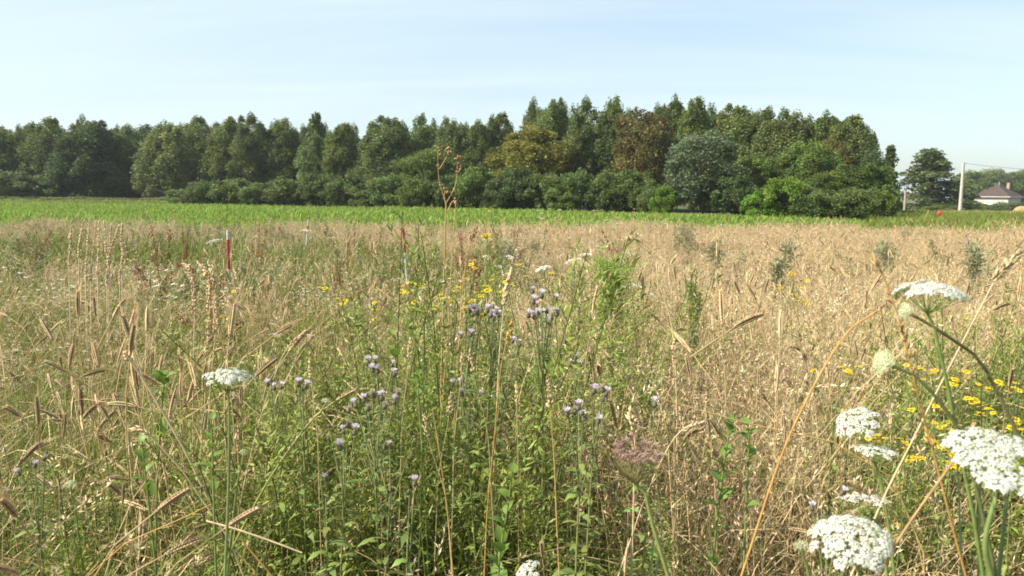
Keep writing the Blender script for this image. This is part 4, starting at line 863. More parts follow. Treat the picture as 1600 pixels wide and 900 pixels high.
thistle("thistle with five lilac heads in the tan grass left of the dead stalk", [(575, 563, o_), (586, 562, o_), (614, 568, o_), (616, 582, o_), (582, 575, o_), (590, 577, o_), (607, 566, b_)], 1.95, 0.016)
thistle("thistle with grey seed heads and four lilac heads above the centre left herbs", [(568, 622, o_), (554, 630, o_), (582, 614, s_), (596, 618, o_), (545, 638, s_), (575, 635, s_), (603, 632, s_), (617, 624, o_), (560, 641, b_), (592, 640, b_), (622, 612, s_)], 1.72, 0.017)
thistle("low thistle with two lilac heads leaning left below the grey seed heads", [(536, 671, o_), (555, 671, o_), (531, 695, o_), (513, 663, b_), (544, 660, s_)], 1.65, 0.017)
thistle("thistle with paired lilac heads beside the left umbel", [(418, 598, o_), (428, 604, o_), (440, 602, o_), (423, 592, b_)], 1.9, 0.016)
thistle("thistle with two lilac heads between umbel and green umbel bud", [(466, 597, o_), (479, 601, o_), (472, 606, b_)], 1.85, 0.017)
thistle("thistle with three lilac heads in the middle of the green herbs", [(707, 598, o_), (719, 597, o_), (722, 613, o_), (750, 615, o_), (736, 612, b_)], 1.85, 0.015)
thistle("thistle with lilac heads near the upper right edge of the green herbs", [(897, 552, b_), (892, 567, o_), (906, 568, o_), (900, 556, o_)], 1.9, 0.016)
thistle("thistle with five lilac heads left of two larger ones right of centre", [(886, 644, o_), (904, 633, o_), (898, 640, s_), (912, 650, o_), (911, 642, b_), (936, 655, o_)], 1.62, 0.017)
thistle("thistle with four big lilac heads, rightmost in the green herbs", [(929, 608, o_), (942, 605, s_), (948, 612, o_), (944, 620, o_), (925, 613, b_)], 1.7, 0.019)
thistle("single lilac thistle head alone in the right tan grass", [(1023, 628, o_)], 1.7, 0.017)
thistle("single violet thistle head low in the centre herbs", [(648, 751, o_), (640, 765, b_)], 1.55, 0.015)
thistle("thistle with two lilac heads before brown litter left of the lower umbels", [(1269, 791, o_), (1318, 767, o_), (1290, 800, b_)], 1.35, 0.014)
thistle("thistle with grey heads and one lilac flower at the far left bottom", [(28, 738, o_), (42, 710, b_), (70, 714, s_), (55, 725, o_), (72, 705, b_)], 1.75, 0.016)
thistle("thistle with single small lilac head above the centre left herbs' bottom", [(508, 746, o_), (500, 735, b_)], 1.6, 0.013)
thistle("thistle with two small pale heads among the ears left of the dead stalk's foot", [(609, 694, o_), (646, 689, b_), (585, 690, b_)], 1.6, 0.012)

# ---- yellow daisies
def yellow_head(seed, np_=18):
    rg = np.random.default_rng(seed); mb = MB(); a = np.arange(np_) * 6.283 / np_ + rg.normal(size=np_) * 0.06; d = np.stack([np.cos(a), np.sin(a), -0.05 + 0.12 * rg.normal(size=np_)], 1)
    mb.leaves(d * 0.68, d * 0.36, np.stack([-np.sin(a), np.cos(a), 0 * a], 1) * 0.12, cvar(np.array([0.88, 0.64, 0.025]), np_, rg, 0.08))
    n = 30; r = np.sqrt((np.arange(n) + .5) / n) * 0.48; b = np.arange(n) * 2.39996; mb.spindles(np.stack([np.cos(b) * r, np.sin(b) * r, 0.10 * (1 - (r / .48) ** 2)], 1), np.tile([0, 0, 0.09], (n, 1)), 0.06, cvar(np.array([0.74, 0.47, 0.02]), n, rg, 0.1))
    ang = np.arange(8) * 6.283 / 8; c1 = np.stack([np.cos(ang) * 0.5, np.sin(ang) * 0.5, 0 * ang - 0.02], 1); c2 = np.stack([np.cos(ang) * 0.2, np.sin(ang) * 0.2, 0 * ang - 0.4], 1); j = np.arange(8); mb.add(np.concatenate([c1, c2]), (0.16, 0.19, 0.06), np.stack([j, j + 8, (j + 1) % 8 + 8, (j + 1) % 8], 1)); return mb
YH = [yellow_head(480 + i).mesh("flower_head", M_PETAL) for i in range(3)]
def yellow(label, heads, d, r=0.010, group="yellow daisy flowered plants"):
    W_ = [P(px, py, d + rng.normal() * 0.06) for px, py in heads]; c = np.mean(W_, 0); low = min(w[2] for w in W_); base = np.array([c[0] + rng.normal() * 0.03, c[1] + 0.03, 0.0])
    t = thing('yellow_daisy', label, 'flower', base, group); fork = np.array([c[0], c[1], max(low - 0.09, 0.15)]); st = MB(); main = bez([base, (base + fork) / 2 + rng.normal(size=3) * 0.01, fork], 8); st.tubes(main[None], np.linspace(0.0028, 0.002, 8), 5, (0.15, 0.18, 0.06))
    fl = MB(); leafy(fl, main, 22, 0.055, 0.012, FORB * 1.1, rng, 0.1, 1.0)
    for w in W_:
        s0 = main[-1 - int(rng.integers(0, 2))]; br = bez([s0, s0 * 0.45 + w * 0.55 - [0, 0, 0.008], w], 6); st.tubes(br[None], np.linspace(0.0015, 0.001, 6), 4, (0.16, 0.19, 0.07)); leafy(fl, br, 3, 0.03, 0.007, FORB * 1.1, rng, 0.1, 0.8)
    st.build('stem', M_STEM, t, origin=base); tag(fl.build('foliage', M_HERB, t, origin=base), kind='stuff')
    for w in W_: place('flower_head', YH[int(rng.integers(3))], t, w, np.array([0, 0, 1.0]) + 0.22 * rng.normal(size=3) + [0, -0.1, 0], r * (1.3 if d > 2.2 else 1.1) * (0.85 + 0.35 * rng.random()), origin=base)
yellow("yellow daisies in a loose group left of the dead flower stalk", [(628, 446), (640, 441), (652, 446), (664, 446), (640, 455), (633, 452), (652, 443), (630, 457)], 3.0, 0.012)
yellow("yellow daisies low between dead stalk and left yellow group", [(647, 472), (637, 480), (665, 487), (677, 460), (668, 468), (680, 480)], 2.8, 0.010)
yellow("yellow daisies behind the lower stem of the dead flower stalk", [(690, 463), (702, 464), (712, 454), (716, 448), (706, 470), (695, 472)], 2.9, 0.011)
yellow("yellow daisies just right of the dead flower stalk", [(738, 470), (746, 457), (755, 455), (762, 453), (750, 462), (730, 468)], 2.8, 0.012)
yellow("yellow daisies climbing in a line above the lilac clusters", [(735, 431), (741, 407), (742, 418), (731, 424), (736, 413), (728, 436)], 3.2, 0.010)
yellow("yellow daisies scattered left of the pale grass spike's top", [(778, 432), (784, 455), (768, 437), (800, 445), (758, 446), (790, 440)], 3.0, 0.010)
yellow("yellow daisies right of the pale grass spike", [(811, 413), (823, 431), (848, 437), (861, 426), (888, 452)], 3.4, 0.009)
yellow("bright yellow daisy cluster high behind the dead flower stalk", [(756, 368), (762, 366), (766, 369), (760, 371)], 4.2, 0.014)
yellow("yellow daisies at the right rim of the mayweed patch", [(530, 467), (538, 470), (535, 474), (508, 450), (500, 449)], 3.0, 0.011)
yellow("yellow daisies below the right rim of the mayweed patch", [(583, 484), (591, 483), (585, 473), (586, 499)], 2.9, 0.010)
yellow("yellow daisies around the lilac cluster by the pale spike", [(728, 487), (738, 506), (770, 507), (752, 492), (725, 480)], 2.3, 0.010)
yellow("yellow daisies in the tan grass far right of centre, upper group", [(1218, 447), (1232, 439), (1240, 428), (1236, 427), (1252, 438), (1262, 439), (1220, 450)], 4.2, 0.011)
yellow("yellow daisies in the tan grass far right of centre, lower group", [(1235, 459), (1246, 462), (1254, 449), (1244, 447), (1261, 474), (1250, 471), (1258, 469), (1292, 486)], 4.0, 0.011)
yellow("few yellow daisies left of the two dry leaning stalks at right", [(1266, 580), (1270, 578), (1325, 579), (1328, 582), (1315, 573), (1340, 572)], 2.2, 0.010)
yellow("few yellow daisies at the left far meadow below the stake", [(295, 508), (345, 495), (357, 497), (405, 397), (365, 455)], 3.2, 0.009)
YR = "yellow daisies massed at the right bottom"
YL = ["just right of the uppermost umbel's stem", "in a row below the uppermost umbel's stem", "high at the right near the green blades", "in the upper middle of the right green patch", "at the right edge above the cut umbel, upper clump", "left of the uppermost umbel's lower stem", "above the left half of the cut umbel", "lower left beside the curving orange stalk", "at the right edge right above the cut umbel", "touching the top of the cut right umbel", "at the left tip of the cut right umbel", "behind the flat edge on umbel", "between the flat umbel and the curving orange stalk", "under the left tip of the cut right umbel", "lowest, sparse, above the big bottom dome", "around the half open bud at right"]
for i, hs in enumerate([[(1461, 578), (1443, 592), (1490, 600), (1510, 580), (1455, 583)], [(1485, 598), (1500, 597), (1492, 592), (1478, 605), (1512, 592)], [(1545, 606), (1550, 600), (1540, 610), (1530, 600), (1560, 596), (1565, 602)], [(1525, 625), (1532, 630), (1518, 628), (1540, 640), (1512, 622)], [(1585, 605), (1592, 610), (1588, 598), (1575, 612)], [(1462, 635), (1470, 640), (1455, 630), (1478, 637), (1484, 645)], [(1532, 645), (1545, 638), (1538, 650), (1526, 648), (1552, 645)], [(1475, 665), (1468, 668), (1485, 660), (1460, 660), (1490, 672)], [(1590, 662), (1580, 668), (1596, 670), (1586, 655)], [(1530, 668), (1542, 672), (1550, 680), (1520, 675)], [(1470, 698), (1478, 704), (1462, 690), (1488, 710)], [(1365, 685), (1375, 690), (1356, 684), (1383, 684), (1370, 680)], [(1415, 692), (1428, 715), (1440, 716), (1405, 685), (1420, 720)], [(1488, 728), (1496, 732), (1480, 722), (1470, 735)], [(1395, 768), (1402, 820), (1412, 700), (1405, 760)], [(1430, 610), (1416, 570), (1440, 575), (1424, 640)]]):
    yellow("yellow daisies " + YL[i], hs, 1.7 + 0.25 * rng.random() + (0.5 if hs[0][1] < 640 else 0.1), 0.0095, YR)

# ---- dead flower stalk, dry straws, grass spikes
STRAWC = np.array([0.46, 0.30, 0.12]); ORG = np.array([0.50, 0.27, 0.08]); BRN = np.array([0.28, 0.17, 0.08])
t = None
base = pxpath([(697, 318), (692, 500), (688, 660)], 2.5, k=12)
t = thing('dead_flower_stalk', "tall forked brown dead flower stalk rising above the skyline left of centre", 'dead plant', [base[-1][0], base[-1][1], 0]); og = [base[-1][0], base[-1][1], 0]
mb = MB(); mb.tubes(base[None], np.linspace(0.0021, 0.0036, len(base)), 7, STRAWC * 0.8)
for z in (3, 5, 7): mb.spindles([base[z]], [[0, 0, 0.008]], 0.0075, BRN)
mb.build('stem', M_DRYSTEM, t, origin=og)
def branch(pix, d, r0, r1): 
    p = pxpath(pix, d, root=False, k=9); m = MB(); m.tubes(p[None], np.linspace(r0, r1, 9), 6, STRAWC * 0.85); return m, p
for pix in ([(697, 318), (686, 280), (684, 235)], [(697, 318), (712, 288), (715, 248)], [(687, 264), (698, 245), (702, 232)], [(715, 270), (720, 262), (716, 244)], [(700, 330), (706, 316), (712, 314)], [(697, 322), (694, 306), (699, 296)]):
    m, p = branch(pix, 2.5, 0.0019, 0.0011)
    for j in range(5): m.spindles([p[-1] + rng.normal(size=3) * 0.006], [nrm(rng.normal(size=3) + [0, 0, 1]) * 0.007], 0.004, BRN * 1.2)
    for j in (3, 6): m.spindles([p[j]], [nrm(rng.normal(size=3)) * 0.007], 0.003, BRN * 1.3)
    m.build('branch', M_DRYSTEM, t, origin=og)
def seedy(mb, p, frac, m, off, ln, wd, col, rg=rng):
    """dense spikelets along the top part of path p (listed from the TOP down)"""
    t_ = frac * rg.random(m) ** 0.9; c = along(p[None], t_[None])[0]; tip = along(p[None], np.maximum(t_ - 0.02, 0)[None])[0]; d = nrm(tip - c + 1e-6); o = rg.normal(size=(m, 3)); o = nrm(o) * (off * (0.4 + 0.8 * rg.random((m, 1))) * np.clip(t_ / frac * 3, 0.3, 1)[:, None])
    mb.spindles(c + o, nrm(d + nrm(o) * 0.55) * ln * (0.7 + 0.6 * rg.random((m, 1))), wd, cvar(col, m, rg, 0.12))
def stalk(name, label, cat, pix, d, r0, r1, col, head=None, group=None, d1=None, root=True):
    p = pxpath(pix, d, d1, root=root, k=26); low = p[-1]; og = [low[0], low[1], max(0.0, low[2]) if root else low[2]]
    t = thing(name, label, cat, og, group); mb = MB(); mb.tubes(p[None], np.linspace(r0, r1, len(p)), 6, col); mb.build('stem', M_DRYSTEM, t, origin=og)
    if head:
        frac, m, off, ln, wd, hc = head; mb = MB(); seedy(mb, p, frac, m, off, ln, wd, np.asarray(hc)); tag(mb.build('seed_head', M_STRAW, t, origin=og), kind='stuff')
    return t
DS = "single dry stalks"
stalk('dry_stalk', "thin yellowish stalk beside the dead flower stalk's stem", 'dry stalk', [(712, 318), (706, 400), (700, 520), (690, 640)], 2.45, .0012, .0025, STRAWC, group=DS)
stalk('dry_stalk', "thin dark knobbed stalk right of the dead flower stalk", 'dry stalk', [(746, 350), (730, 400), (722, 470), (716, 560)], 2.4, .0013, .0024, STRAWC * 0.9, (0.16, 14, .008, .006, .003, BRN), DS)
PALEH = np.array([0.58, 0.44, 0.26])
stalk('grass_spike', "stout pale upright grass spike left of the central lilac cluster", 'grass', [(800, 420), (791, 455), (786, 490), (780, 560), (775, 660)], 2.0, .0009, .0022, PALEH, (0.34, 150, .006, .007, .0026, PALEH), "pale grass spikes")
stalk('grass_spike', "bowed pale grass stalk arching left over the feathery green plant", 'grass', [(978, 372), (992, 374), (1008, 396), (1032, 450), (1050, 510), (1056, 590), (1058, 680)], 2.2, .0011, .0024, PALEH, (0.16, 45, .006, .007, .002, PALEH), "pale grass spikes")
for pix, lab in [([(310, 410), (324, 430), (328, 480), (322, 560), (320, 640)], "pale ragged grass plume bending left, second of three left of the stake"), ([(326, 408), (334, 440), (338, 500), (330, 590)], "pale ragged grass plume, rightmost of three left of the stake"), ([(288, 413), (300, 424), (304, 480), (302, 580)], "pale ragged grass plume, leftmost of three left of the stake")]:
    stalk('grass_spike', lab, 'grass', pix, 2.6, .0010, .0022, PALEH, (0.62, 170, .0085, .008, .0024, PALEH), "pale grass spikes")
SPL = ["leftmost of the pale upright spikes at the far left, standing a little apart", "second of the pale upright spikes from the left, short", "tall pale spike third from the left at the far left, long and straight", "pale spike fourth from the left, lowest reaching of its stand", "tall pale spike in the middle of the far left stand touching the crop field", "long pale spike just left of the thickest pair", "thick pale spike right of the middle in the far left stand", "short pale spike right beside the thick one", "pale spike leaning right, rightmost top of the far left stand", "low pale spike below the rightmost leaning one at the far left"]
for ispk, (px, top, bot) in enumerate([(110, 352, 400), (126, 349, 390), (137, 345, 420), (146, 348, 425), (154, 343, 415), (166, 345, 430), (171, 346, 428), (178, 352, 400), (191, 350, 395), (192, 384, 430)]):
    q = 3 * rng.normal(); stalk('grass_spike', SPL[ispk], 'grass', [(px + q, top), (px, (top + bot) / 2), (px - q, bot), (px - q, bot + 20)], 5.2, .002, .0038, PALEH, (0.75, 70, .007, .012, .0045, PALEH), "pale upright spikes at the far left")
stalk('dry_stalk', "long orange straw leaning right up to the uppermost umbel", 'dry stalk', [(1372, 484), (1312, 535), (1230, 690), (1160, 895)], 1.05, .0009, .0016, ORG * 1.05, None, DS)
stalk('dry_stalk', "long pale straw with feathery head reaching the right edge", 'dry stalk', [(1596, 392), (1560, 430), (1530, 485), (1470, 600), (1420, 700), (1380, 780), (1330, 900)], 1.25, .0008, .0020, PALEH * 0.95, (0.16, 70, .007, .008, .0018, PALEH), DS)
stalk('dry_stalk', "orange brown seeding stalk curving down through the right umbels", 'dry stalk', [(1362, 400), (1384, 440), (1405, 500), (1420, 560), (1440, 640), (1462, 720), (1490, 830), (1512, 910)], 0.98, .0007, .0015, ORG * 0.95, (0.60, 40, .007, .009, .0016, np.array([0.50, 0.33, 0.14])), DS)
stalk('dry_stalk', "dark brown straw crossing behind the right edge umbel's stem", 'dry stalk', [(1525, 660), (1490, 720), (1440, 790), (1400, 850), (1370, 905)], 0.92, .0014, .0018, BRN * 1.25, None, DS)
stalk('dry_stalk', "thick straw slanting down right from the left herbs", 'dry stalk', [(196, 552), (222, 590), (258, 650), (290, 706)], 1.75, .0024, .0026, PALEH * 0.92, (0.05, 14, .006, .008, .003, PALEH), DS)
stalk('dry_stalk', "straw with drooping oat like head under the thick left straw", 'dry stalk', [(206, 672), (222, 672), (248, 695), (286, 737)], 1.6, .0011, .0018, PALEH * 0.9, (0.4, 26, .005, .008, .002, PALEH), DS)
stalk('broken_straw', "broken pale straw lying across the lower left herbs", 'dry stalk', [(322, 814), (372, 828), (430, 848), (472, 864)], 1.5, .0022, .0018, PALEH, None, DS, root=False)
stalk('broken_straw', "short orange straw leaning at the bottom left of centre", 'dry stalk', [(378, 844), (398, 868), (422, 896)], 1.45, .0018, .0016, ORG, None, DS)
stalk('dry_stalk', "orange straw rising right from the lower left litter", 'dry stalk', [(330, 788), (280, 812), (220, 838), (195, 850)], 1.6, .0010, .0016, ORG * 0.9, None, DS)
stalk('dry_stalk', "tan stalk arching right with a thin nodding head left of centre", 'dry stalk', [(500, 526), (472, 525), (448, 545), (428, 590), (405, 660), (385, 740)], 1.9, .0009, .0018, PALEH * 0.9, (0.30, 30, .005, .008, .002, PALEH * 0.9), DS)
stalk('dry_stalk', "upright orange stalk left of the bottom centre leafy plant", 'dry stalk', [(800, 500), (782, 580), (772, 690), (762, 790), (757, 890)], 1.6, .0009, .0017, ORG * 0.9, (0.10, 20, .004, .006, .002, ORG), DS)
stalk('dry_stalk', "straight tan stalk left of the orange upright stalk", 'dry stalk', [(676, 640), (690, 730), (700, 810), (708, 900)], 1.5, .0009, .0017, STRAWC, None, DS)
stalk('dry_stalk', "tan stalk with loose drooping head between the two right lilac thistles", 'dry stalk', [(856, 595), (860, 640), (866, 720), (870, 820), (874, 900)], 1.55, .0009, .0017, STRAWC, (0.2, 26, .006, .007, .0022, PALEH * 0.9), DS)
stalk('dry_stalk', "pale oat stalk with fat spikelets above the brown nest seed head", 'dry stalk', [(985, 640), (990, 668), (992, 700), (990, 780)], 1.6, .0010, .0016, PALEH, (0.35, 22, .007, .010, .0034, PALEH), DS)
stalk('dry_stalk', "nearly level dry straw reaching right across the tan grass", 'dry stalk', [(1030, 622), (1090, 640), (1180, 664), (1300, 690)], 1.7, .0010, .0015, STRAWC * 1.05, None, DS)
stalk('dry_stalk', "dry straw with a bent feather head between nest and leafy stem", 'dry stalk', [(1098, 660), (1072, 668), (1050, 690), (1024, 740), (1000, 800)], 1.6, .0009, .0016, PALEH * 0.95, (0.25, 24, .006, .008, .002, PALEH), DS)
for i in range(20):
    px = 450 + 700 * rng.random(); py = 520 + 130 * rng.random(); q = rng.normal() * 22
    stalk('dry_stalk', "thin dry grass stalk with a sparse seed head among the central herbs", 'dry stalk', [(px, py), (px + q * 0.3, py + 50), (px + q, py + 130), (px + q * 1.2, py + 210)], 1.6 + 0.7 * rng.random(), .0006, .0012, TAN * (0.8 + 0.4 * rng.random()), (0.22, 24, .005, .006, .0018, PALEH * 0.9), "thin dry stalks among the central herbs")

# ---- rust coloured docks
def dock_parts(seed):
    rg = np.random.default_rng(seed); st = MB(); se = MB(); n = 6; p, s = stems(n, 0.55, 0.95, 0.05, 0.22, rg); st.tubes(p, np.linspace(0.0045, 0.002, 6), 5, (0.20, 0.09, 0.04))
    m = 110; t_ = 0.35 + 0.65 * rg.random((n, m)); c = along(p, t_).reshape(-1, 3); o = rg.normal(size=(n * m, 3)) * 0.014; se.spindles(c + o, nrm(o + [0, 0, -0.006]) * 0.007, 0.0055, cvar(np.array([0.24, 0.095, 0.035]), n * m, rg, 0.25)); return st.mesh("stem", M_DRYSTEM), se.mesh("seed_cluster", M_STRAW)
DK = [dock_parts(500 + i) for i in range(3)]
for px, top, d, lab in [(243, 344, 7.0, "tall rust brown dock spike right of the pale upright spikes"), (402, 345, 9.5, "bushy rust red dock near the crop edge between the stakes"), (44, 352, 10.0, "faint rust dock at the far left"), (545, 362, 11.0, "small rust dock left of the middle stake"), (591, 358, 11.5, "faint rust dock just left of the middle stake"), (735, 366, 8.5, "rust red dock right of the dead flower stalk"), (776, 350, 11.0, "thin rust dock behind the yellow cluster"), (806, 349, 11.5, "thin rust dock right of the yellow cluster"), (722, 355, 10.0, "dark rust dock touching the dead flower stalk"), (330, 418, 5.0, "rust dock hidden behind the three pale plumes"), (285, 352, 12.0, "small dark dock by the crop edge at left"), (535, 390, 8.0, "low rust dock below the far stake"), (965, 352, 12.0, "thin brown dock behind the feathery green plant")]:
    b = base_at(px, d); h = P(px, top, d)[2]; t = thing('dock_plant', lab, 'plant', b, "rust coloured docks"); v = DK[int(rng.integers(3))]
    for nm, me in (('stem', v[0]), ('seed_cluster', v[1])): o = bpy.data.objects.new(nm, me); COL.objects.link(o); o.parent = t; tag(o, kind='stuff' if nm == 'seed_cluster' else None)
    t.rotation_euler = (0, 0, rng.random() * 6.28); t.scale = (1.1, 1.1, max(h, 0.4) / 0.9)

# ---- ranging stakes
def stake(px, top, bot, lean, d, bands, label, rad=0.013):
    p1 = P(px, top, d); p0 = P(px + lean, bot, d); ax = nrm(p1 - p0); L_ = (p1[2] + 0.05) / ax[2]; og = p1 - ax * L_; t = thing('ranging_stake', label, 'stake', [og[0], og[1], 0.0], "red and white stakes in the meadow"); z = 0.0; tot = np.linalg.norm(p1 - p0)
    for f0, f1, c in bands:
        a = p1 - ax * tot * f0; b = p1 - ax * (tot * f1 if f1 < 9 else L_); mb = MB(); mb.tubes(np.stack([a, b])[None], np.array([rad, rad]), 10, c)
        if f0 == 0: k = np.arange(10); mb.add(np.concatenate([[a + ax * 0.004], a + 0 * k[:, None] + rad * (np.outer(np.cos(k * .6283), frame(ax)[0]) + np.outer(np.sin(k * .6283), frame(ax)[1]))]), c, None, np.stack([0 * k, k + 1, (k + 1) % 10 + 1], 1))
        mb.build('red_band' if c[0] > 2 * c[1] else 'white_band', M_PAINT, t, origin=[og[0], og[1], 0.0])
RD = (0.36, 0.022, 0.035); WH = (0.48, 0.48, 0.45)
stake(356, 360, 436, 2, 8.0, [(0, 0.19, WH), (0.19, 0.80, RD), (0.80, 9, WH)], "red and white stake with a white top, left one in the meadow", 0.0145)
stake(630, 357, 425, 5, 8.5, [(0, 0.55, RD), (0.55, 9, WH)], "stake with red top and white lower half, middle one")
stake(482, 343, 380, -3, 13.5, [(0, 0.26, WH), (0.26, 0.46, RD), (0.46, 9, WH)], "thin far stake with white top by the crop edge", 0.014)

# ---- special green plants
def feather(label, px, top, bot, w, d, col, seed, dens=1.0, leaf=0.018, fat=0.10):
    rg = np.random.default_rng(seed); b = base_at(px, d); h = P(px, top, d)[2]; wd = w / FPX * d; t = thing('feathery_plant', label, 'plant', b); st = MB(); p, s = stems(9, h * 0.82, h * 0.97, wd * 0.30, 0.05, rg); st.tubes(p, np.linspace(.003, .0012, 6), 4, np.asarray(col) * 1.1); st.build('stem', M_STEM, t)
    fl = MB(); n = int(1500 * dens); tt = 0.56 + 0.44 * rg.random((9, n // 3)) ** 0.6; c = along(p, tt).reshape(-1, 3); o = rg.normal(size=c.shape) * wd * 0.20 * np.array([1, 1, 0.45]); u = nrm(o + [0, 0, wd * 0.14]) * leaf; fl.leaves(c + o, u, nrm(np.cross(u, rg.normal(size=c.shape))) * leaf * fat, cvar(col, len(c), rg, 0.2)); tag(fl.build('foliage', M_HERB, t), kind='stuff'); return t
feather("bright green feathery plant standing out in the tan grass right of centre", 955, 391, 480, 34, 4.3, (0.27, 0.36, 0.08), 1, 0.95, 0.026, 0.08)
feather("narrow upright green plant in the tan grass right of the bowed stalk", 1089, 415, 470, 8, 4.0, (0.17, 0.22, 0.06), 2, 0.3, 0.016, 0.12)
for px, top, w, d, lab in [(1071, 343, 46, 13.0, "grey green bush in the far tan grass, left of the right wood's oak foot"), (1122, 372, 24, 10.0, "small grey green plant right of the far grey bush"), (1235, 372, 40, 9.5, "blue green bushy plant in the far right grass"), (1388, 368, 44, 9.5, "blue green bush in the tan grass right of centre far out"), (1528, 364, 34, 6.5, "loose blue green plant with open branches at the far right"), (790, 366, 60, 9.0, "olive green plant patch behind the small white umbels"), (1224, 394, 30, 7.0, "dull green plant before the blue green bush at right")]:
    feather(lab, px, top, 0, w * 0.8, d, (0.25, 0.26, 0.14), int(px), 0.17, 0.026, 0.20)
def leaf_mesh():
    mb = MB(); k = 7; q = np.linspace(0, 1, k); w = 0.30 * np.sin(np.clip(q * 1.02, 0, 1) ** 0.75 * math.pi) + 0.004; z = 0.30 * q - 0.42 * q ** 2; L3 = np.stack([-w, q, z + w * 0.28], 1); C3 = np.stack([0 * q, q, z], 1); R3 = np.stack([w, q, z + w * 0.28], 1)
    v = np.stack([L3, C3, R3], 1).reshape(-1, 3); i = np.arange(k - 1) * 3; f = np.concatenate([np.stack([i, i + 1, i + 4, i + 3], 1), np.stack([i + 1, i + 2, i + 5, i + 4], 1)]); mb.add(v, (0.14, 0.22, 0.04), f); return mb.mesh("leaf", M_HERB)
LEAF = leaf_mesh()
def broad(label, pix, d, n, ln, group="broad leaved plants"):
    p = pxpath(pix, d, k=12); og = [p[-1][0], p[-1][1], 0.0]; t = thing('leafy_plant', label, 'plant', og, group); mb = MB(); mb.tubes(p[None], np.linspace(.0016, .003, len(p)), 5, (0.16, 0.22, 0.06)); mb.build('stem', M_STEM, t, origin=og)
    for i in range(n):
        f = 0.02 + 0.75 * i / n; c = along(p[None], np.array([[f]]))[0, 0]; a = i * 2.4; s = ln * (0.55 + 0.6 * min(1, 0.3 + f * 1.6)) * (0.8 + 0.4 * rng.random()); o = bpy.data.objects.new('leaf', LEAF); COL.objects.link(o); o.parent = t; o.location = [float(q) for q in c - np.array(og)]; o.rotation_euler = (R(20 + 35 * rng.random()), rng.normal() * 0.2, a); o.scale = (s, s, s)
broad("upright plant with broad bright green leaves at the bottom centre", [(800, 735), (794, 790), (782, 860), (778, 910)], 1.55, 16, 0.040)
broad("plant with rounded green leaves in the dark brown litter right of centre", [(1142, 660), (1135, 700), (1128, 750), (1122, 800)], 1.7, 14, 0.042)
broad("dark green leafy clump right of the thick left straw", [(255, 585), (256, 600), (254, 620)], 1.9, 9, 0.040)
broad("tiny dark leafed shoot in the brown ears left of centre", [(615, 522), (617, 540), (618, 560)], 2.1, 5, 0.035)
broad("pale green leafed shoot among the dry stalks at the dead stalk's foot", [(652, 585), (653, 605), (655, 630)], 1.9, 8, 0.036)
broad("yellow green leafy stem left of the left umbel's stem", [(222, 690), (226, 730), (232, 780)], 1.7, 10, 0.036)
broad("narrow leafed green stem in the stubble below the left umbel", [(330, 655), (332, 700), (334, 770)], 1.6, 10, 0.030)
broad("leafy green shoot between the two right dry straws", [(1168, 665), (1170, 690), (1168, 740)], 1.7, 8, 0.034)
def blades(label, tips, basepx, d):
    b = base_at(basepx, d); t = thing('blade_grass', label, 'grass', b)
    for px, py in tips:
        tp = P(px, py, d); q = np.linspace(0, 1, 8)[:, None]; p = b * (1 - q) + tp * q; p[:, 0] += (tp[0] - b[0]) * (q[:, 0] ** 2 - q[:, 0]) * 0.8; mb = MB(); mb.ribbons(p[None], np.array([.6, .9, 1, 1, .9, .7, .45, .05]) * 0.013, np.array([nrm([0.8, 0.6, 0.1])]), (0.12, 0.19, 0.09)); mb.build('blade', M_GRASS, t, origin=b)
blades("wide blue green grass blades beside the brown nest seed head", [(986, 796), (1030, 760), (1038, 800)], 1012, 1.4)
blades("tall green grass blades at the right edge above the cut umbel", [(1535, 540), (1599, 560), (1490, 620), (1600, 500)], 1600, 1.15)

# ---- individual cereal stalks nearest the camera
EARS = []
for i in range(10):
    rg = np.random.default_rng(520 + i); s, e = ear_parts(rg, 0.72 + 0.18 * rg.random(), 0.05 + 0.40 * rg.random(), col=EARC * (0.85 + 0.5 * rg.random()), ears=0.066); EARS.append((s.mesh("stem", M_STRAW), e.mesh("ear", M_STRAW)))
cx, cy = sample(2600, 1.35, 5.0, 0.4, 0.7); z = zones(cx, cy); ok = rng.random(2600) < np.clip(z[5] - 0.3 * z[2], 0, 1); cx, cy = cx[ok][:260], cy[ok][:260]
proto = {}
for i in range(len(cx)):
    j = int(rng.integers(10)); sc = (0.82 + 0.3 * rng.random()) * (0.80 + 0.2 * float(smooth(1.3, 2.2, cy[i]))); loc = (cx[i], cy[i], float(ground(cx[i], cy[i])))
    if j not in proto:
        t = thing('cereal_stalk', "dry tan cereal stalk with a nodding ear among the meadow plants", 'cereal', loc, "self sown cereal stalks")
        for nm, me in zip(('stem', 'ear'), EARS[j]): o = bpy.data.objects.new(nm, me); COL.objects.link(o); o.parent = t
        t.rotation_euler = (0, 0, rng.random() * 6.28); t.scale = (sc,) * 3; proto[j] = t
    else: copy_thing(proto[j], loc, rng.random() * 6.28, (sc,) * 3)

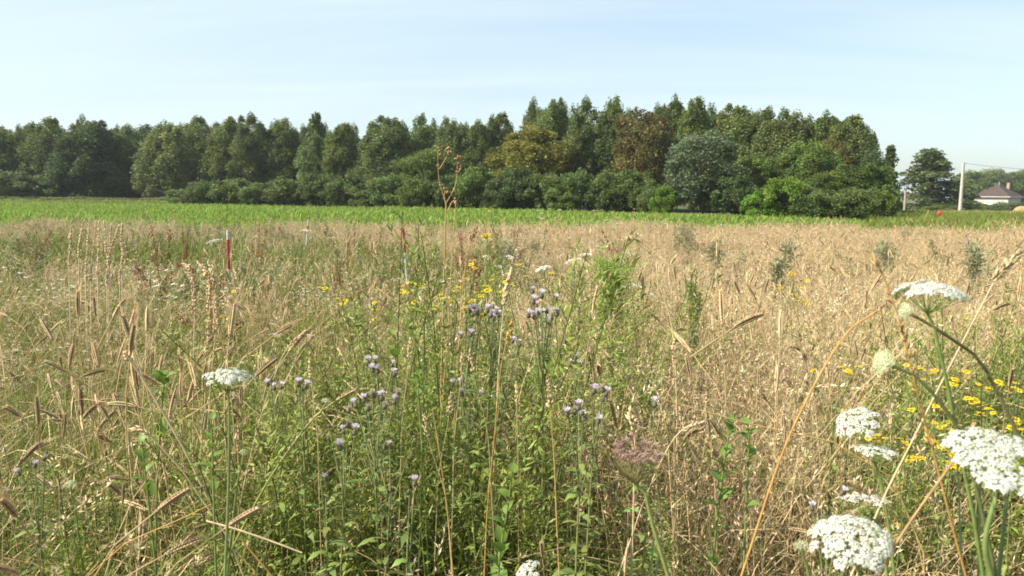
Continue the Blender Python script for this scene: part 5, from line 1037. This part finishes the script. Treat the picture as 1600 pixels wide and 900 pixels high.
# ================================================================== far right: house, poles, bale, marker
hb = base_at(1557, 160); hz = float(hb[2]); og = hb.copy(); house = thing('house', "low white house with a brown hipped roof behind the hedge at far right", 'house', hb); house.rotation_euler = (0, 0, R(38))
WA = 3.1; HE = P(1557, 307, 160)[2] - hz; HR = P(1557, 288, 160)[2] - hz
mb = MB(); mb.box((-WA, -WA, -0.5), (WA, WA, HE), (0.42, 0.40, 0.37)); mb.build('wall', M_WALL, house, flat=True)
e = WA + 0.45; mb = MB(); apex = [(-0.5, 0, HR), (0.5, 0, HR)]
mb.add([(-e, -e, HE), (e, -e, HE), (e, e, HE), (-e, e, HE), *apex], (0.066, 0.046, 0.038), [[0, 1, 5, 4], [2, 3, 4, 5], [3, 2, 1, 0]], [[1, 2, 5], [3, 0, 4]]); rf = mb.build('roof', M_ROOF, house, flat=True)
mb = MB()
for a, b in (((-e - .05, -e - .05, HE - 0.16), (e + .05, -e + .06, HE + 0.003)), ((-e - .05, e - .06, HE - 0.16), (e + .05, e + .05, HE + 0.003)), ((-e - .052, -e + .06, HE - 0.155), (-e + .06, e - .06, HE + 0.005)), ((e - .06, -e + .06, HE - 0.155), (e + .052, e - .06, HE + 0.005))): mb.box(a, b, (0.45, 0.42, 0.38))
mb.build('gutter', M_METAL, house, flat=True)
mb = MB(); mb.box((1.33, -1.5, HE + 0.3), (1.83, -1.0, HR + 0.25), (0.34, 0.24, 0.18)); mb.box((1.28, -1.55, HR + 0.25), (1.88, -0.95, HR + 0.35), (0.30, 0.22, 0.17)); mb.build('chimney', M_ROOF, house, flat=True)
mb = MB(); k = np.arange(16) * 6.283 / 16; ring = [np.stack([r * np.cos(k), 0 * k + r * r * 0.35, r * np.sin(k)], 1) for r in (0.02, 0.25, 0.45)]; v = np.concatenate(ring) + [-0.95, -0.5, HR + 0.1]; j = np.arange(16); mb.add(v, (0.75, 0.76, 0.76), np.concatenate([np.stack([o + j, o + (j + 1) % 16, o + 16 + (j + 1) % 16, o + 16 + j], 1) for o in (0, 16)])); mb.tubes(np.array([[[-0.95, -0.48, HR + 0.1], [-0.8, -0.2, HR - 0.7]]]), np.array([0.04, 0.04]), 6, (0.4, 0.4, 0.4)); mb.build('satellite_dish', M_METAL, house)
for x0, sd in ((-1.9, 0), (0.7, 0), (-1.6, 1), (0.6, 1)):
    mb = MB(); fr = MB()
    if sd == 0: mb.box((x0 + .06, -WA - 0.02, 0.96), (x0 + 1.04, -WA + 0.05, 2.0), (0.04, 0.05, 0.06)); fr.box((x0, -WA - 0.05, 0.9), (x0 + 1.1, -WA - 0.023, 0.96), (0.7, 0.7, 0.68)); fr.box((x0, -WA - 0.05, 2.0), (x0 + 1.1, -WA - 0.023, 2.06), (0.7, 0.7, 0.68))
    else: mb.box((-WA - 0.02, x0 + .06, 0.96), (-WA + 0.05, x0 + 1.04, 2.0), (0.04, 0.05, 0.06)); fr.box((-WA - 0.05, x0, 0.9), (-WA - 0.023, x0 + 1.1, 0.96), (0.7, 0.7, 0.68)); fr.box((-WA - 0.05, x0, 2.0), (-WA - 0.023, x0 + 1.1, 2.06), (0.7, 0.7, 0.68))
    w_ = fr.build('window', M_METAL, house, flat=True); mb.build('pane', M_METAL, w_, flat=True)

def pole(px, top, bot, d, w0, w1, label, col=(0.52, 0.50, 0.45), wires=False):
    b = base_at(px, d); tp = P(px, top, d)[2] - b[2]; t = thing('utility_pole', label, 'pole', b, "poles at the right end"); mb = MB(); r0 = w0 / FPX * d / 2; r1 = w1 / FPX * d / 2
    mb.tubes(np.array([[[0, 0, -0.5], [0, 0, tp * 0.5], [0, 0, tp]]]), np.array([r0, (r0 + r1) / 2, r1]), 8, col); mb.add([(-r1 * .7, -r1 * .7, tp), (r1 * .7, -r1 * .7, tp), (r1 * .7, r1 * .7, tp), (-r1 * .7, r1 * .7, tp)], col, [[0, 1, 2, 3]]); mb.build('shaft', M_CONC, t)
    if wires:
        for yy in (-0.12, 0.12):
            mb = MB(); mb.tubes(np.array([[[0, yy, tp - 0.22], [0, yy, tp - 0.08]]]), np.array([0.05, 0.03]), 8, (0.3, 0.2, 0.15)); mb.build('insulator', M_METAL, t)
            q = np.linspace(0, 1, 12); w = np.stack([q * 45, yy + q * 22, tp - 0.08 - 2.2 * 4 * q * (1 - q) * 0.35 + q * 0.4], 1); mb = MB(); mb.tubes(w[None], np.full(12, 0.009), 4, (0.12, 0.12, 0.12)); mb.build('wire', M_METAL, t)
    return t
pole(1500, 254, 328, 90, 6.0, 3.8, "pale concrete utility pole with wires left of the house", (0.40, 0.38, 0.33), True)
pole(1403.5, 283, 312, 120, 2.8, 2.2, "thin far pole in the gap between wood and lone cedar")
pole(1413, 297, 328, 75, 4.2, 3.4, "short weathered wooden post before the left side of the lone cedar", (0.30, 0.26, 0.20))
pole(1395, 300, 328, 62, 2.2, 1.8, "slim wooden post at the right corner of the wood", (0.34, 0.29, 0.22))
# red marker
b = base_at(1468, 46); t = thing('red_marker', "small red marker on a thin stick in the green field end", 'marker', b); zt = P(1468, 330, 46)[2] - b[2]; mb = MB(); mb.tubes(np.array([[[0, 0, -0.1], [0, 0, zt - 0.2]]]), np.array([0.012, 0.012]), 6, (0.3, 0.25, 0.2)); mb.build('stick', M_DRYSTEM, t)
mb = MB(); mb.tubes(np.array([[[0, 0, zt - 0.24], [0, 0, zt - 0.20], [0, 0, zt - 0.04], [0, 0, zt]]]), np.array([0.06, 0.11, 0.11, 0.05]), 12, (0.75, 0.035, 0.03)); mb.build('cap', M_PAINT, t)
# round hay bale
d = 66; b = base_at(1597, d); c = P(1597, 333.5, d); rr = 12 / FPX * d * 0.95; t = thing('hay_bale', "round tan hay bale at the right edge of the photo", 'hay bale', [b[0], b[1], c[2] - rr]); k = 28; ang = np.arange(k) * 6.283 / k; mb = MB(); ws_ = np.linspace(-0.6, 0.6, 7)
ringv = [np.stack([np.full(k, w), np.cos(ang) * rr * (1 + 0.02 * rng.normal(size=k)) * (0.95 if abs(w) > 0.55 else 1), np.sin(ang) * rr * (0.95 if abs(w) > 0.55 else 1) + rr], 1) for w in ws_]; v = np.concatenate(ringv); j = np.arange(k); mb.add(v, (0.36, 0.25, 0.12), np.concatenate([np.stack([o * k + j, o * k + (j + 1) % k, (o + 1) * k + (j + 1) % k, (o + 1) * k + j], 1) for o in range(6)])); mb.build('bale_roll', M_HAY, t)
for sx in (-0.6, 0.6):
    mb = MB(); q = np.linspace(0, 1, 90); th = q * 9 * 6.283; p = np.stack([np.full(90, sx), np.cos(th) * rr * 0.93 * q, np.sin(th) * rr * 0.93 * q + rr], 1); mb.tubes(p[None], np.full(90, 0.05), 5, (0.50, 0.34, 0.15)); mb.add(np.concatenate([[[sx, 0, rr]], np.stack([np.full(k, sx), np.cos(ang) * rr * .95, np.sin(ang) * rr * .95 + rr], 1)]), (0.40, 0.27, 0.11), None, np.stack([0 * j, j + 1, (j + 1) % k + 1], 1)); mb.build('bale_end', M_HAY, t)
t.rotation_euler = (0, 0, R(70))

# ================================================================== faint summer haze round the whole scene
HAZE = 0.0003
hm = bpy.data.materials.new("haze_air"); hm.use_nodes = True; hn = hm.node_tree.nodes; hn.remove(hn["Principled BSDF"])
pv = hn.new("ShaderNodeVolumePrincipled"); pv.inputs['Color'].default_value = (0.86, 0.92, 0.97, 1); pv.inputs['Density'].default_value = HAZE; pv.inputs['Anisotropy'].default_value = 0.2
hm.node_tree.links.new(pv.outputs[0], hn["Material Output"].inputs['Volume'])
mb = MB(); mb.box((-3100, -950, -3.2), (3100, 3600, 24), (1, 1, 1)); tag(mb.build('haze', hm, flat=True), kind='stuff')
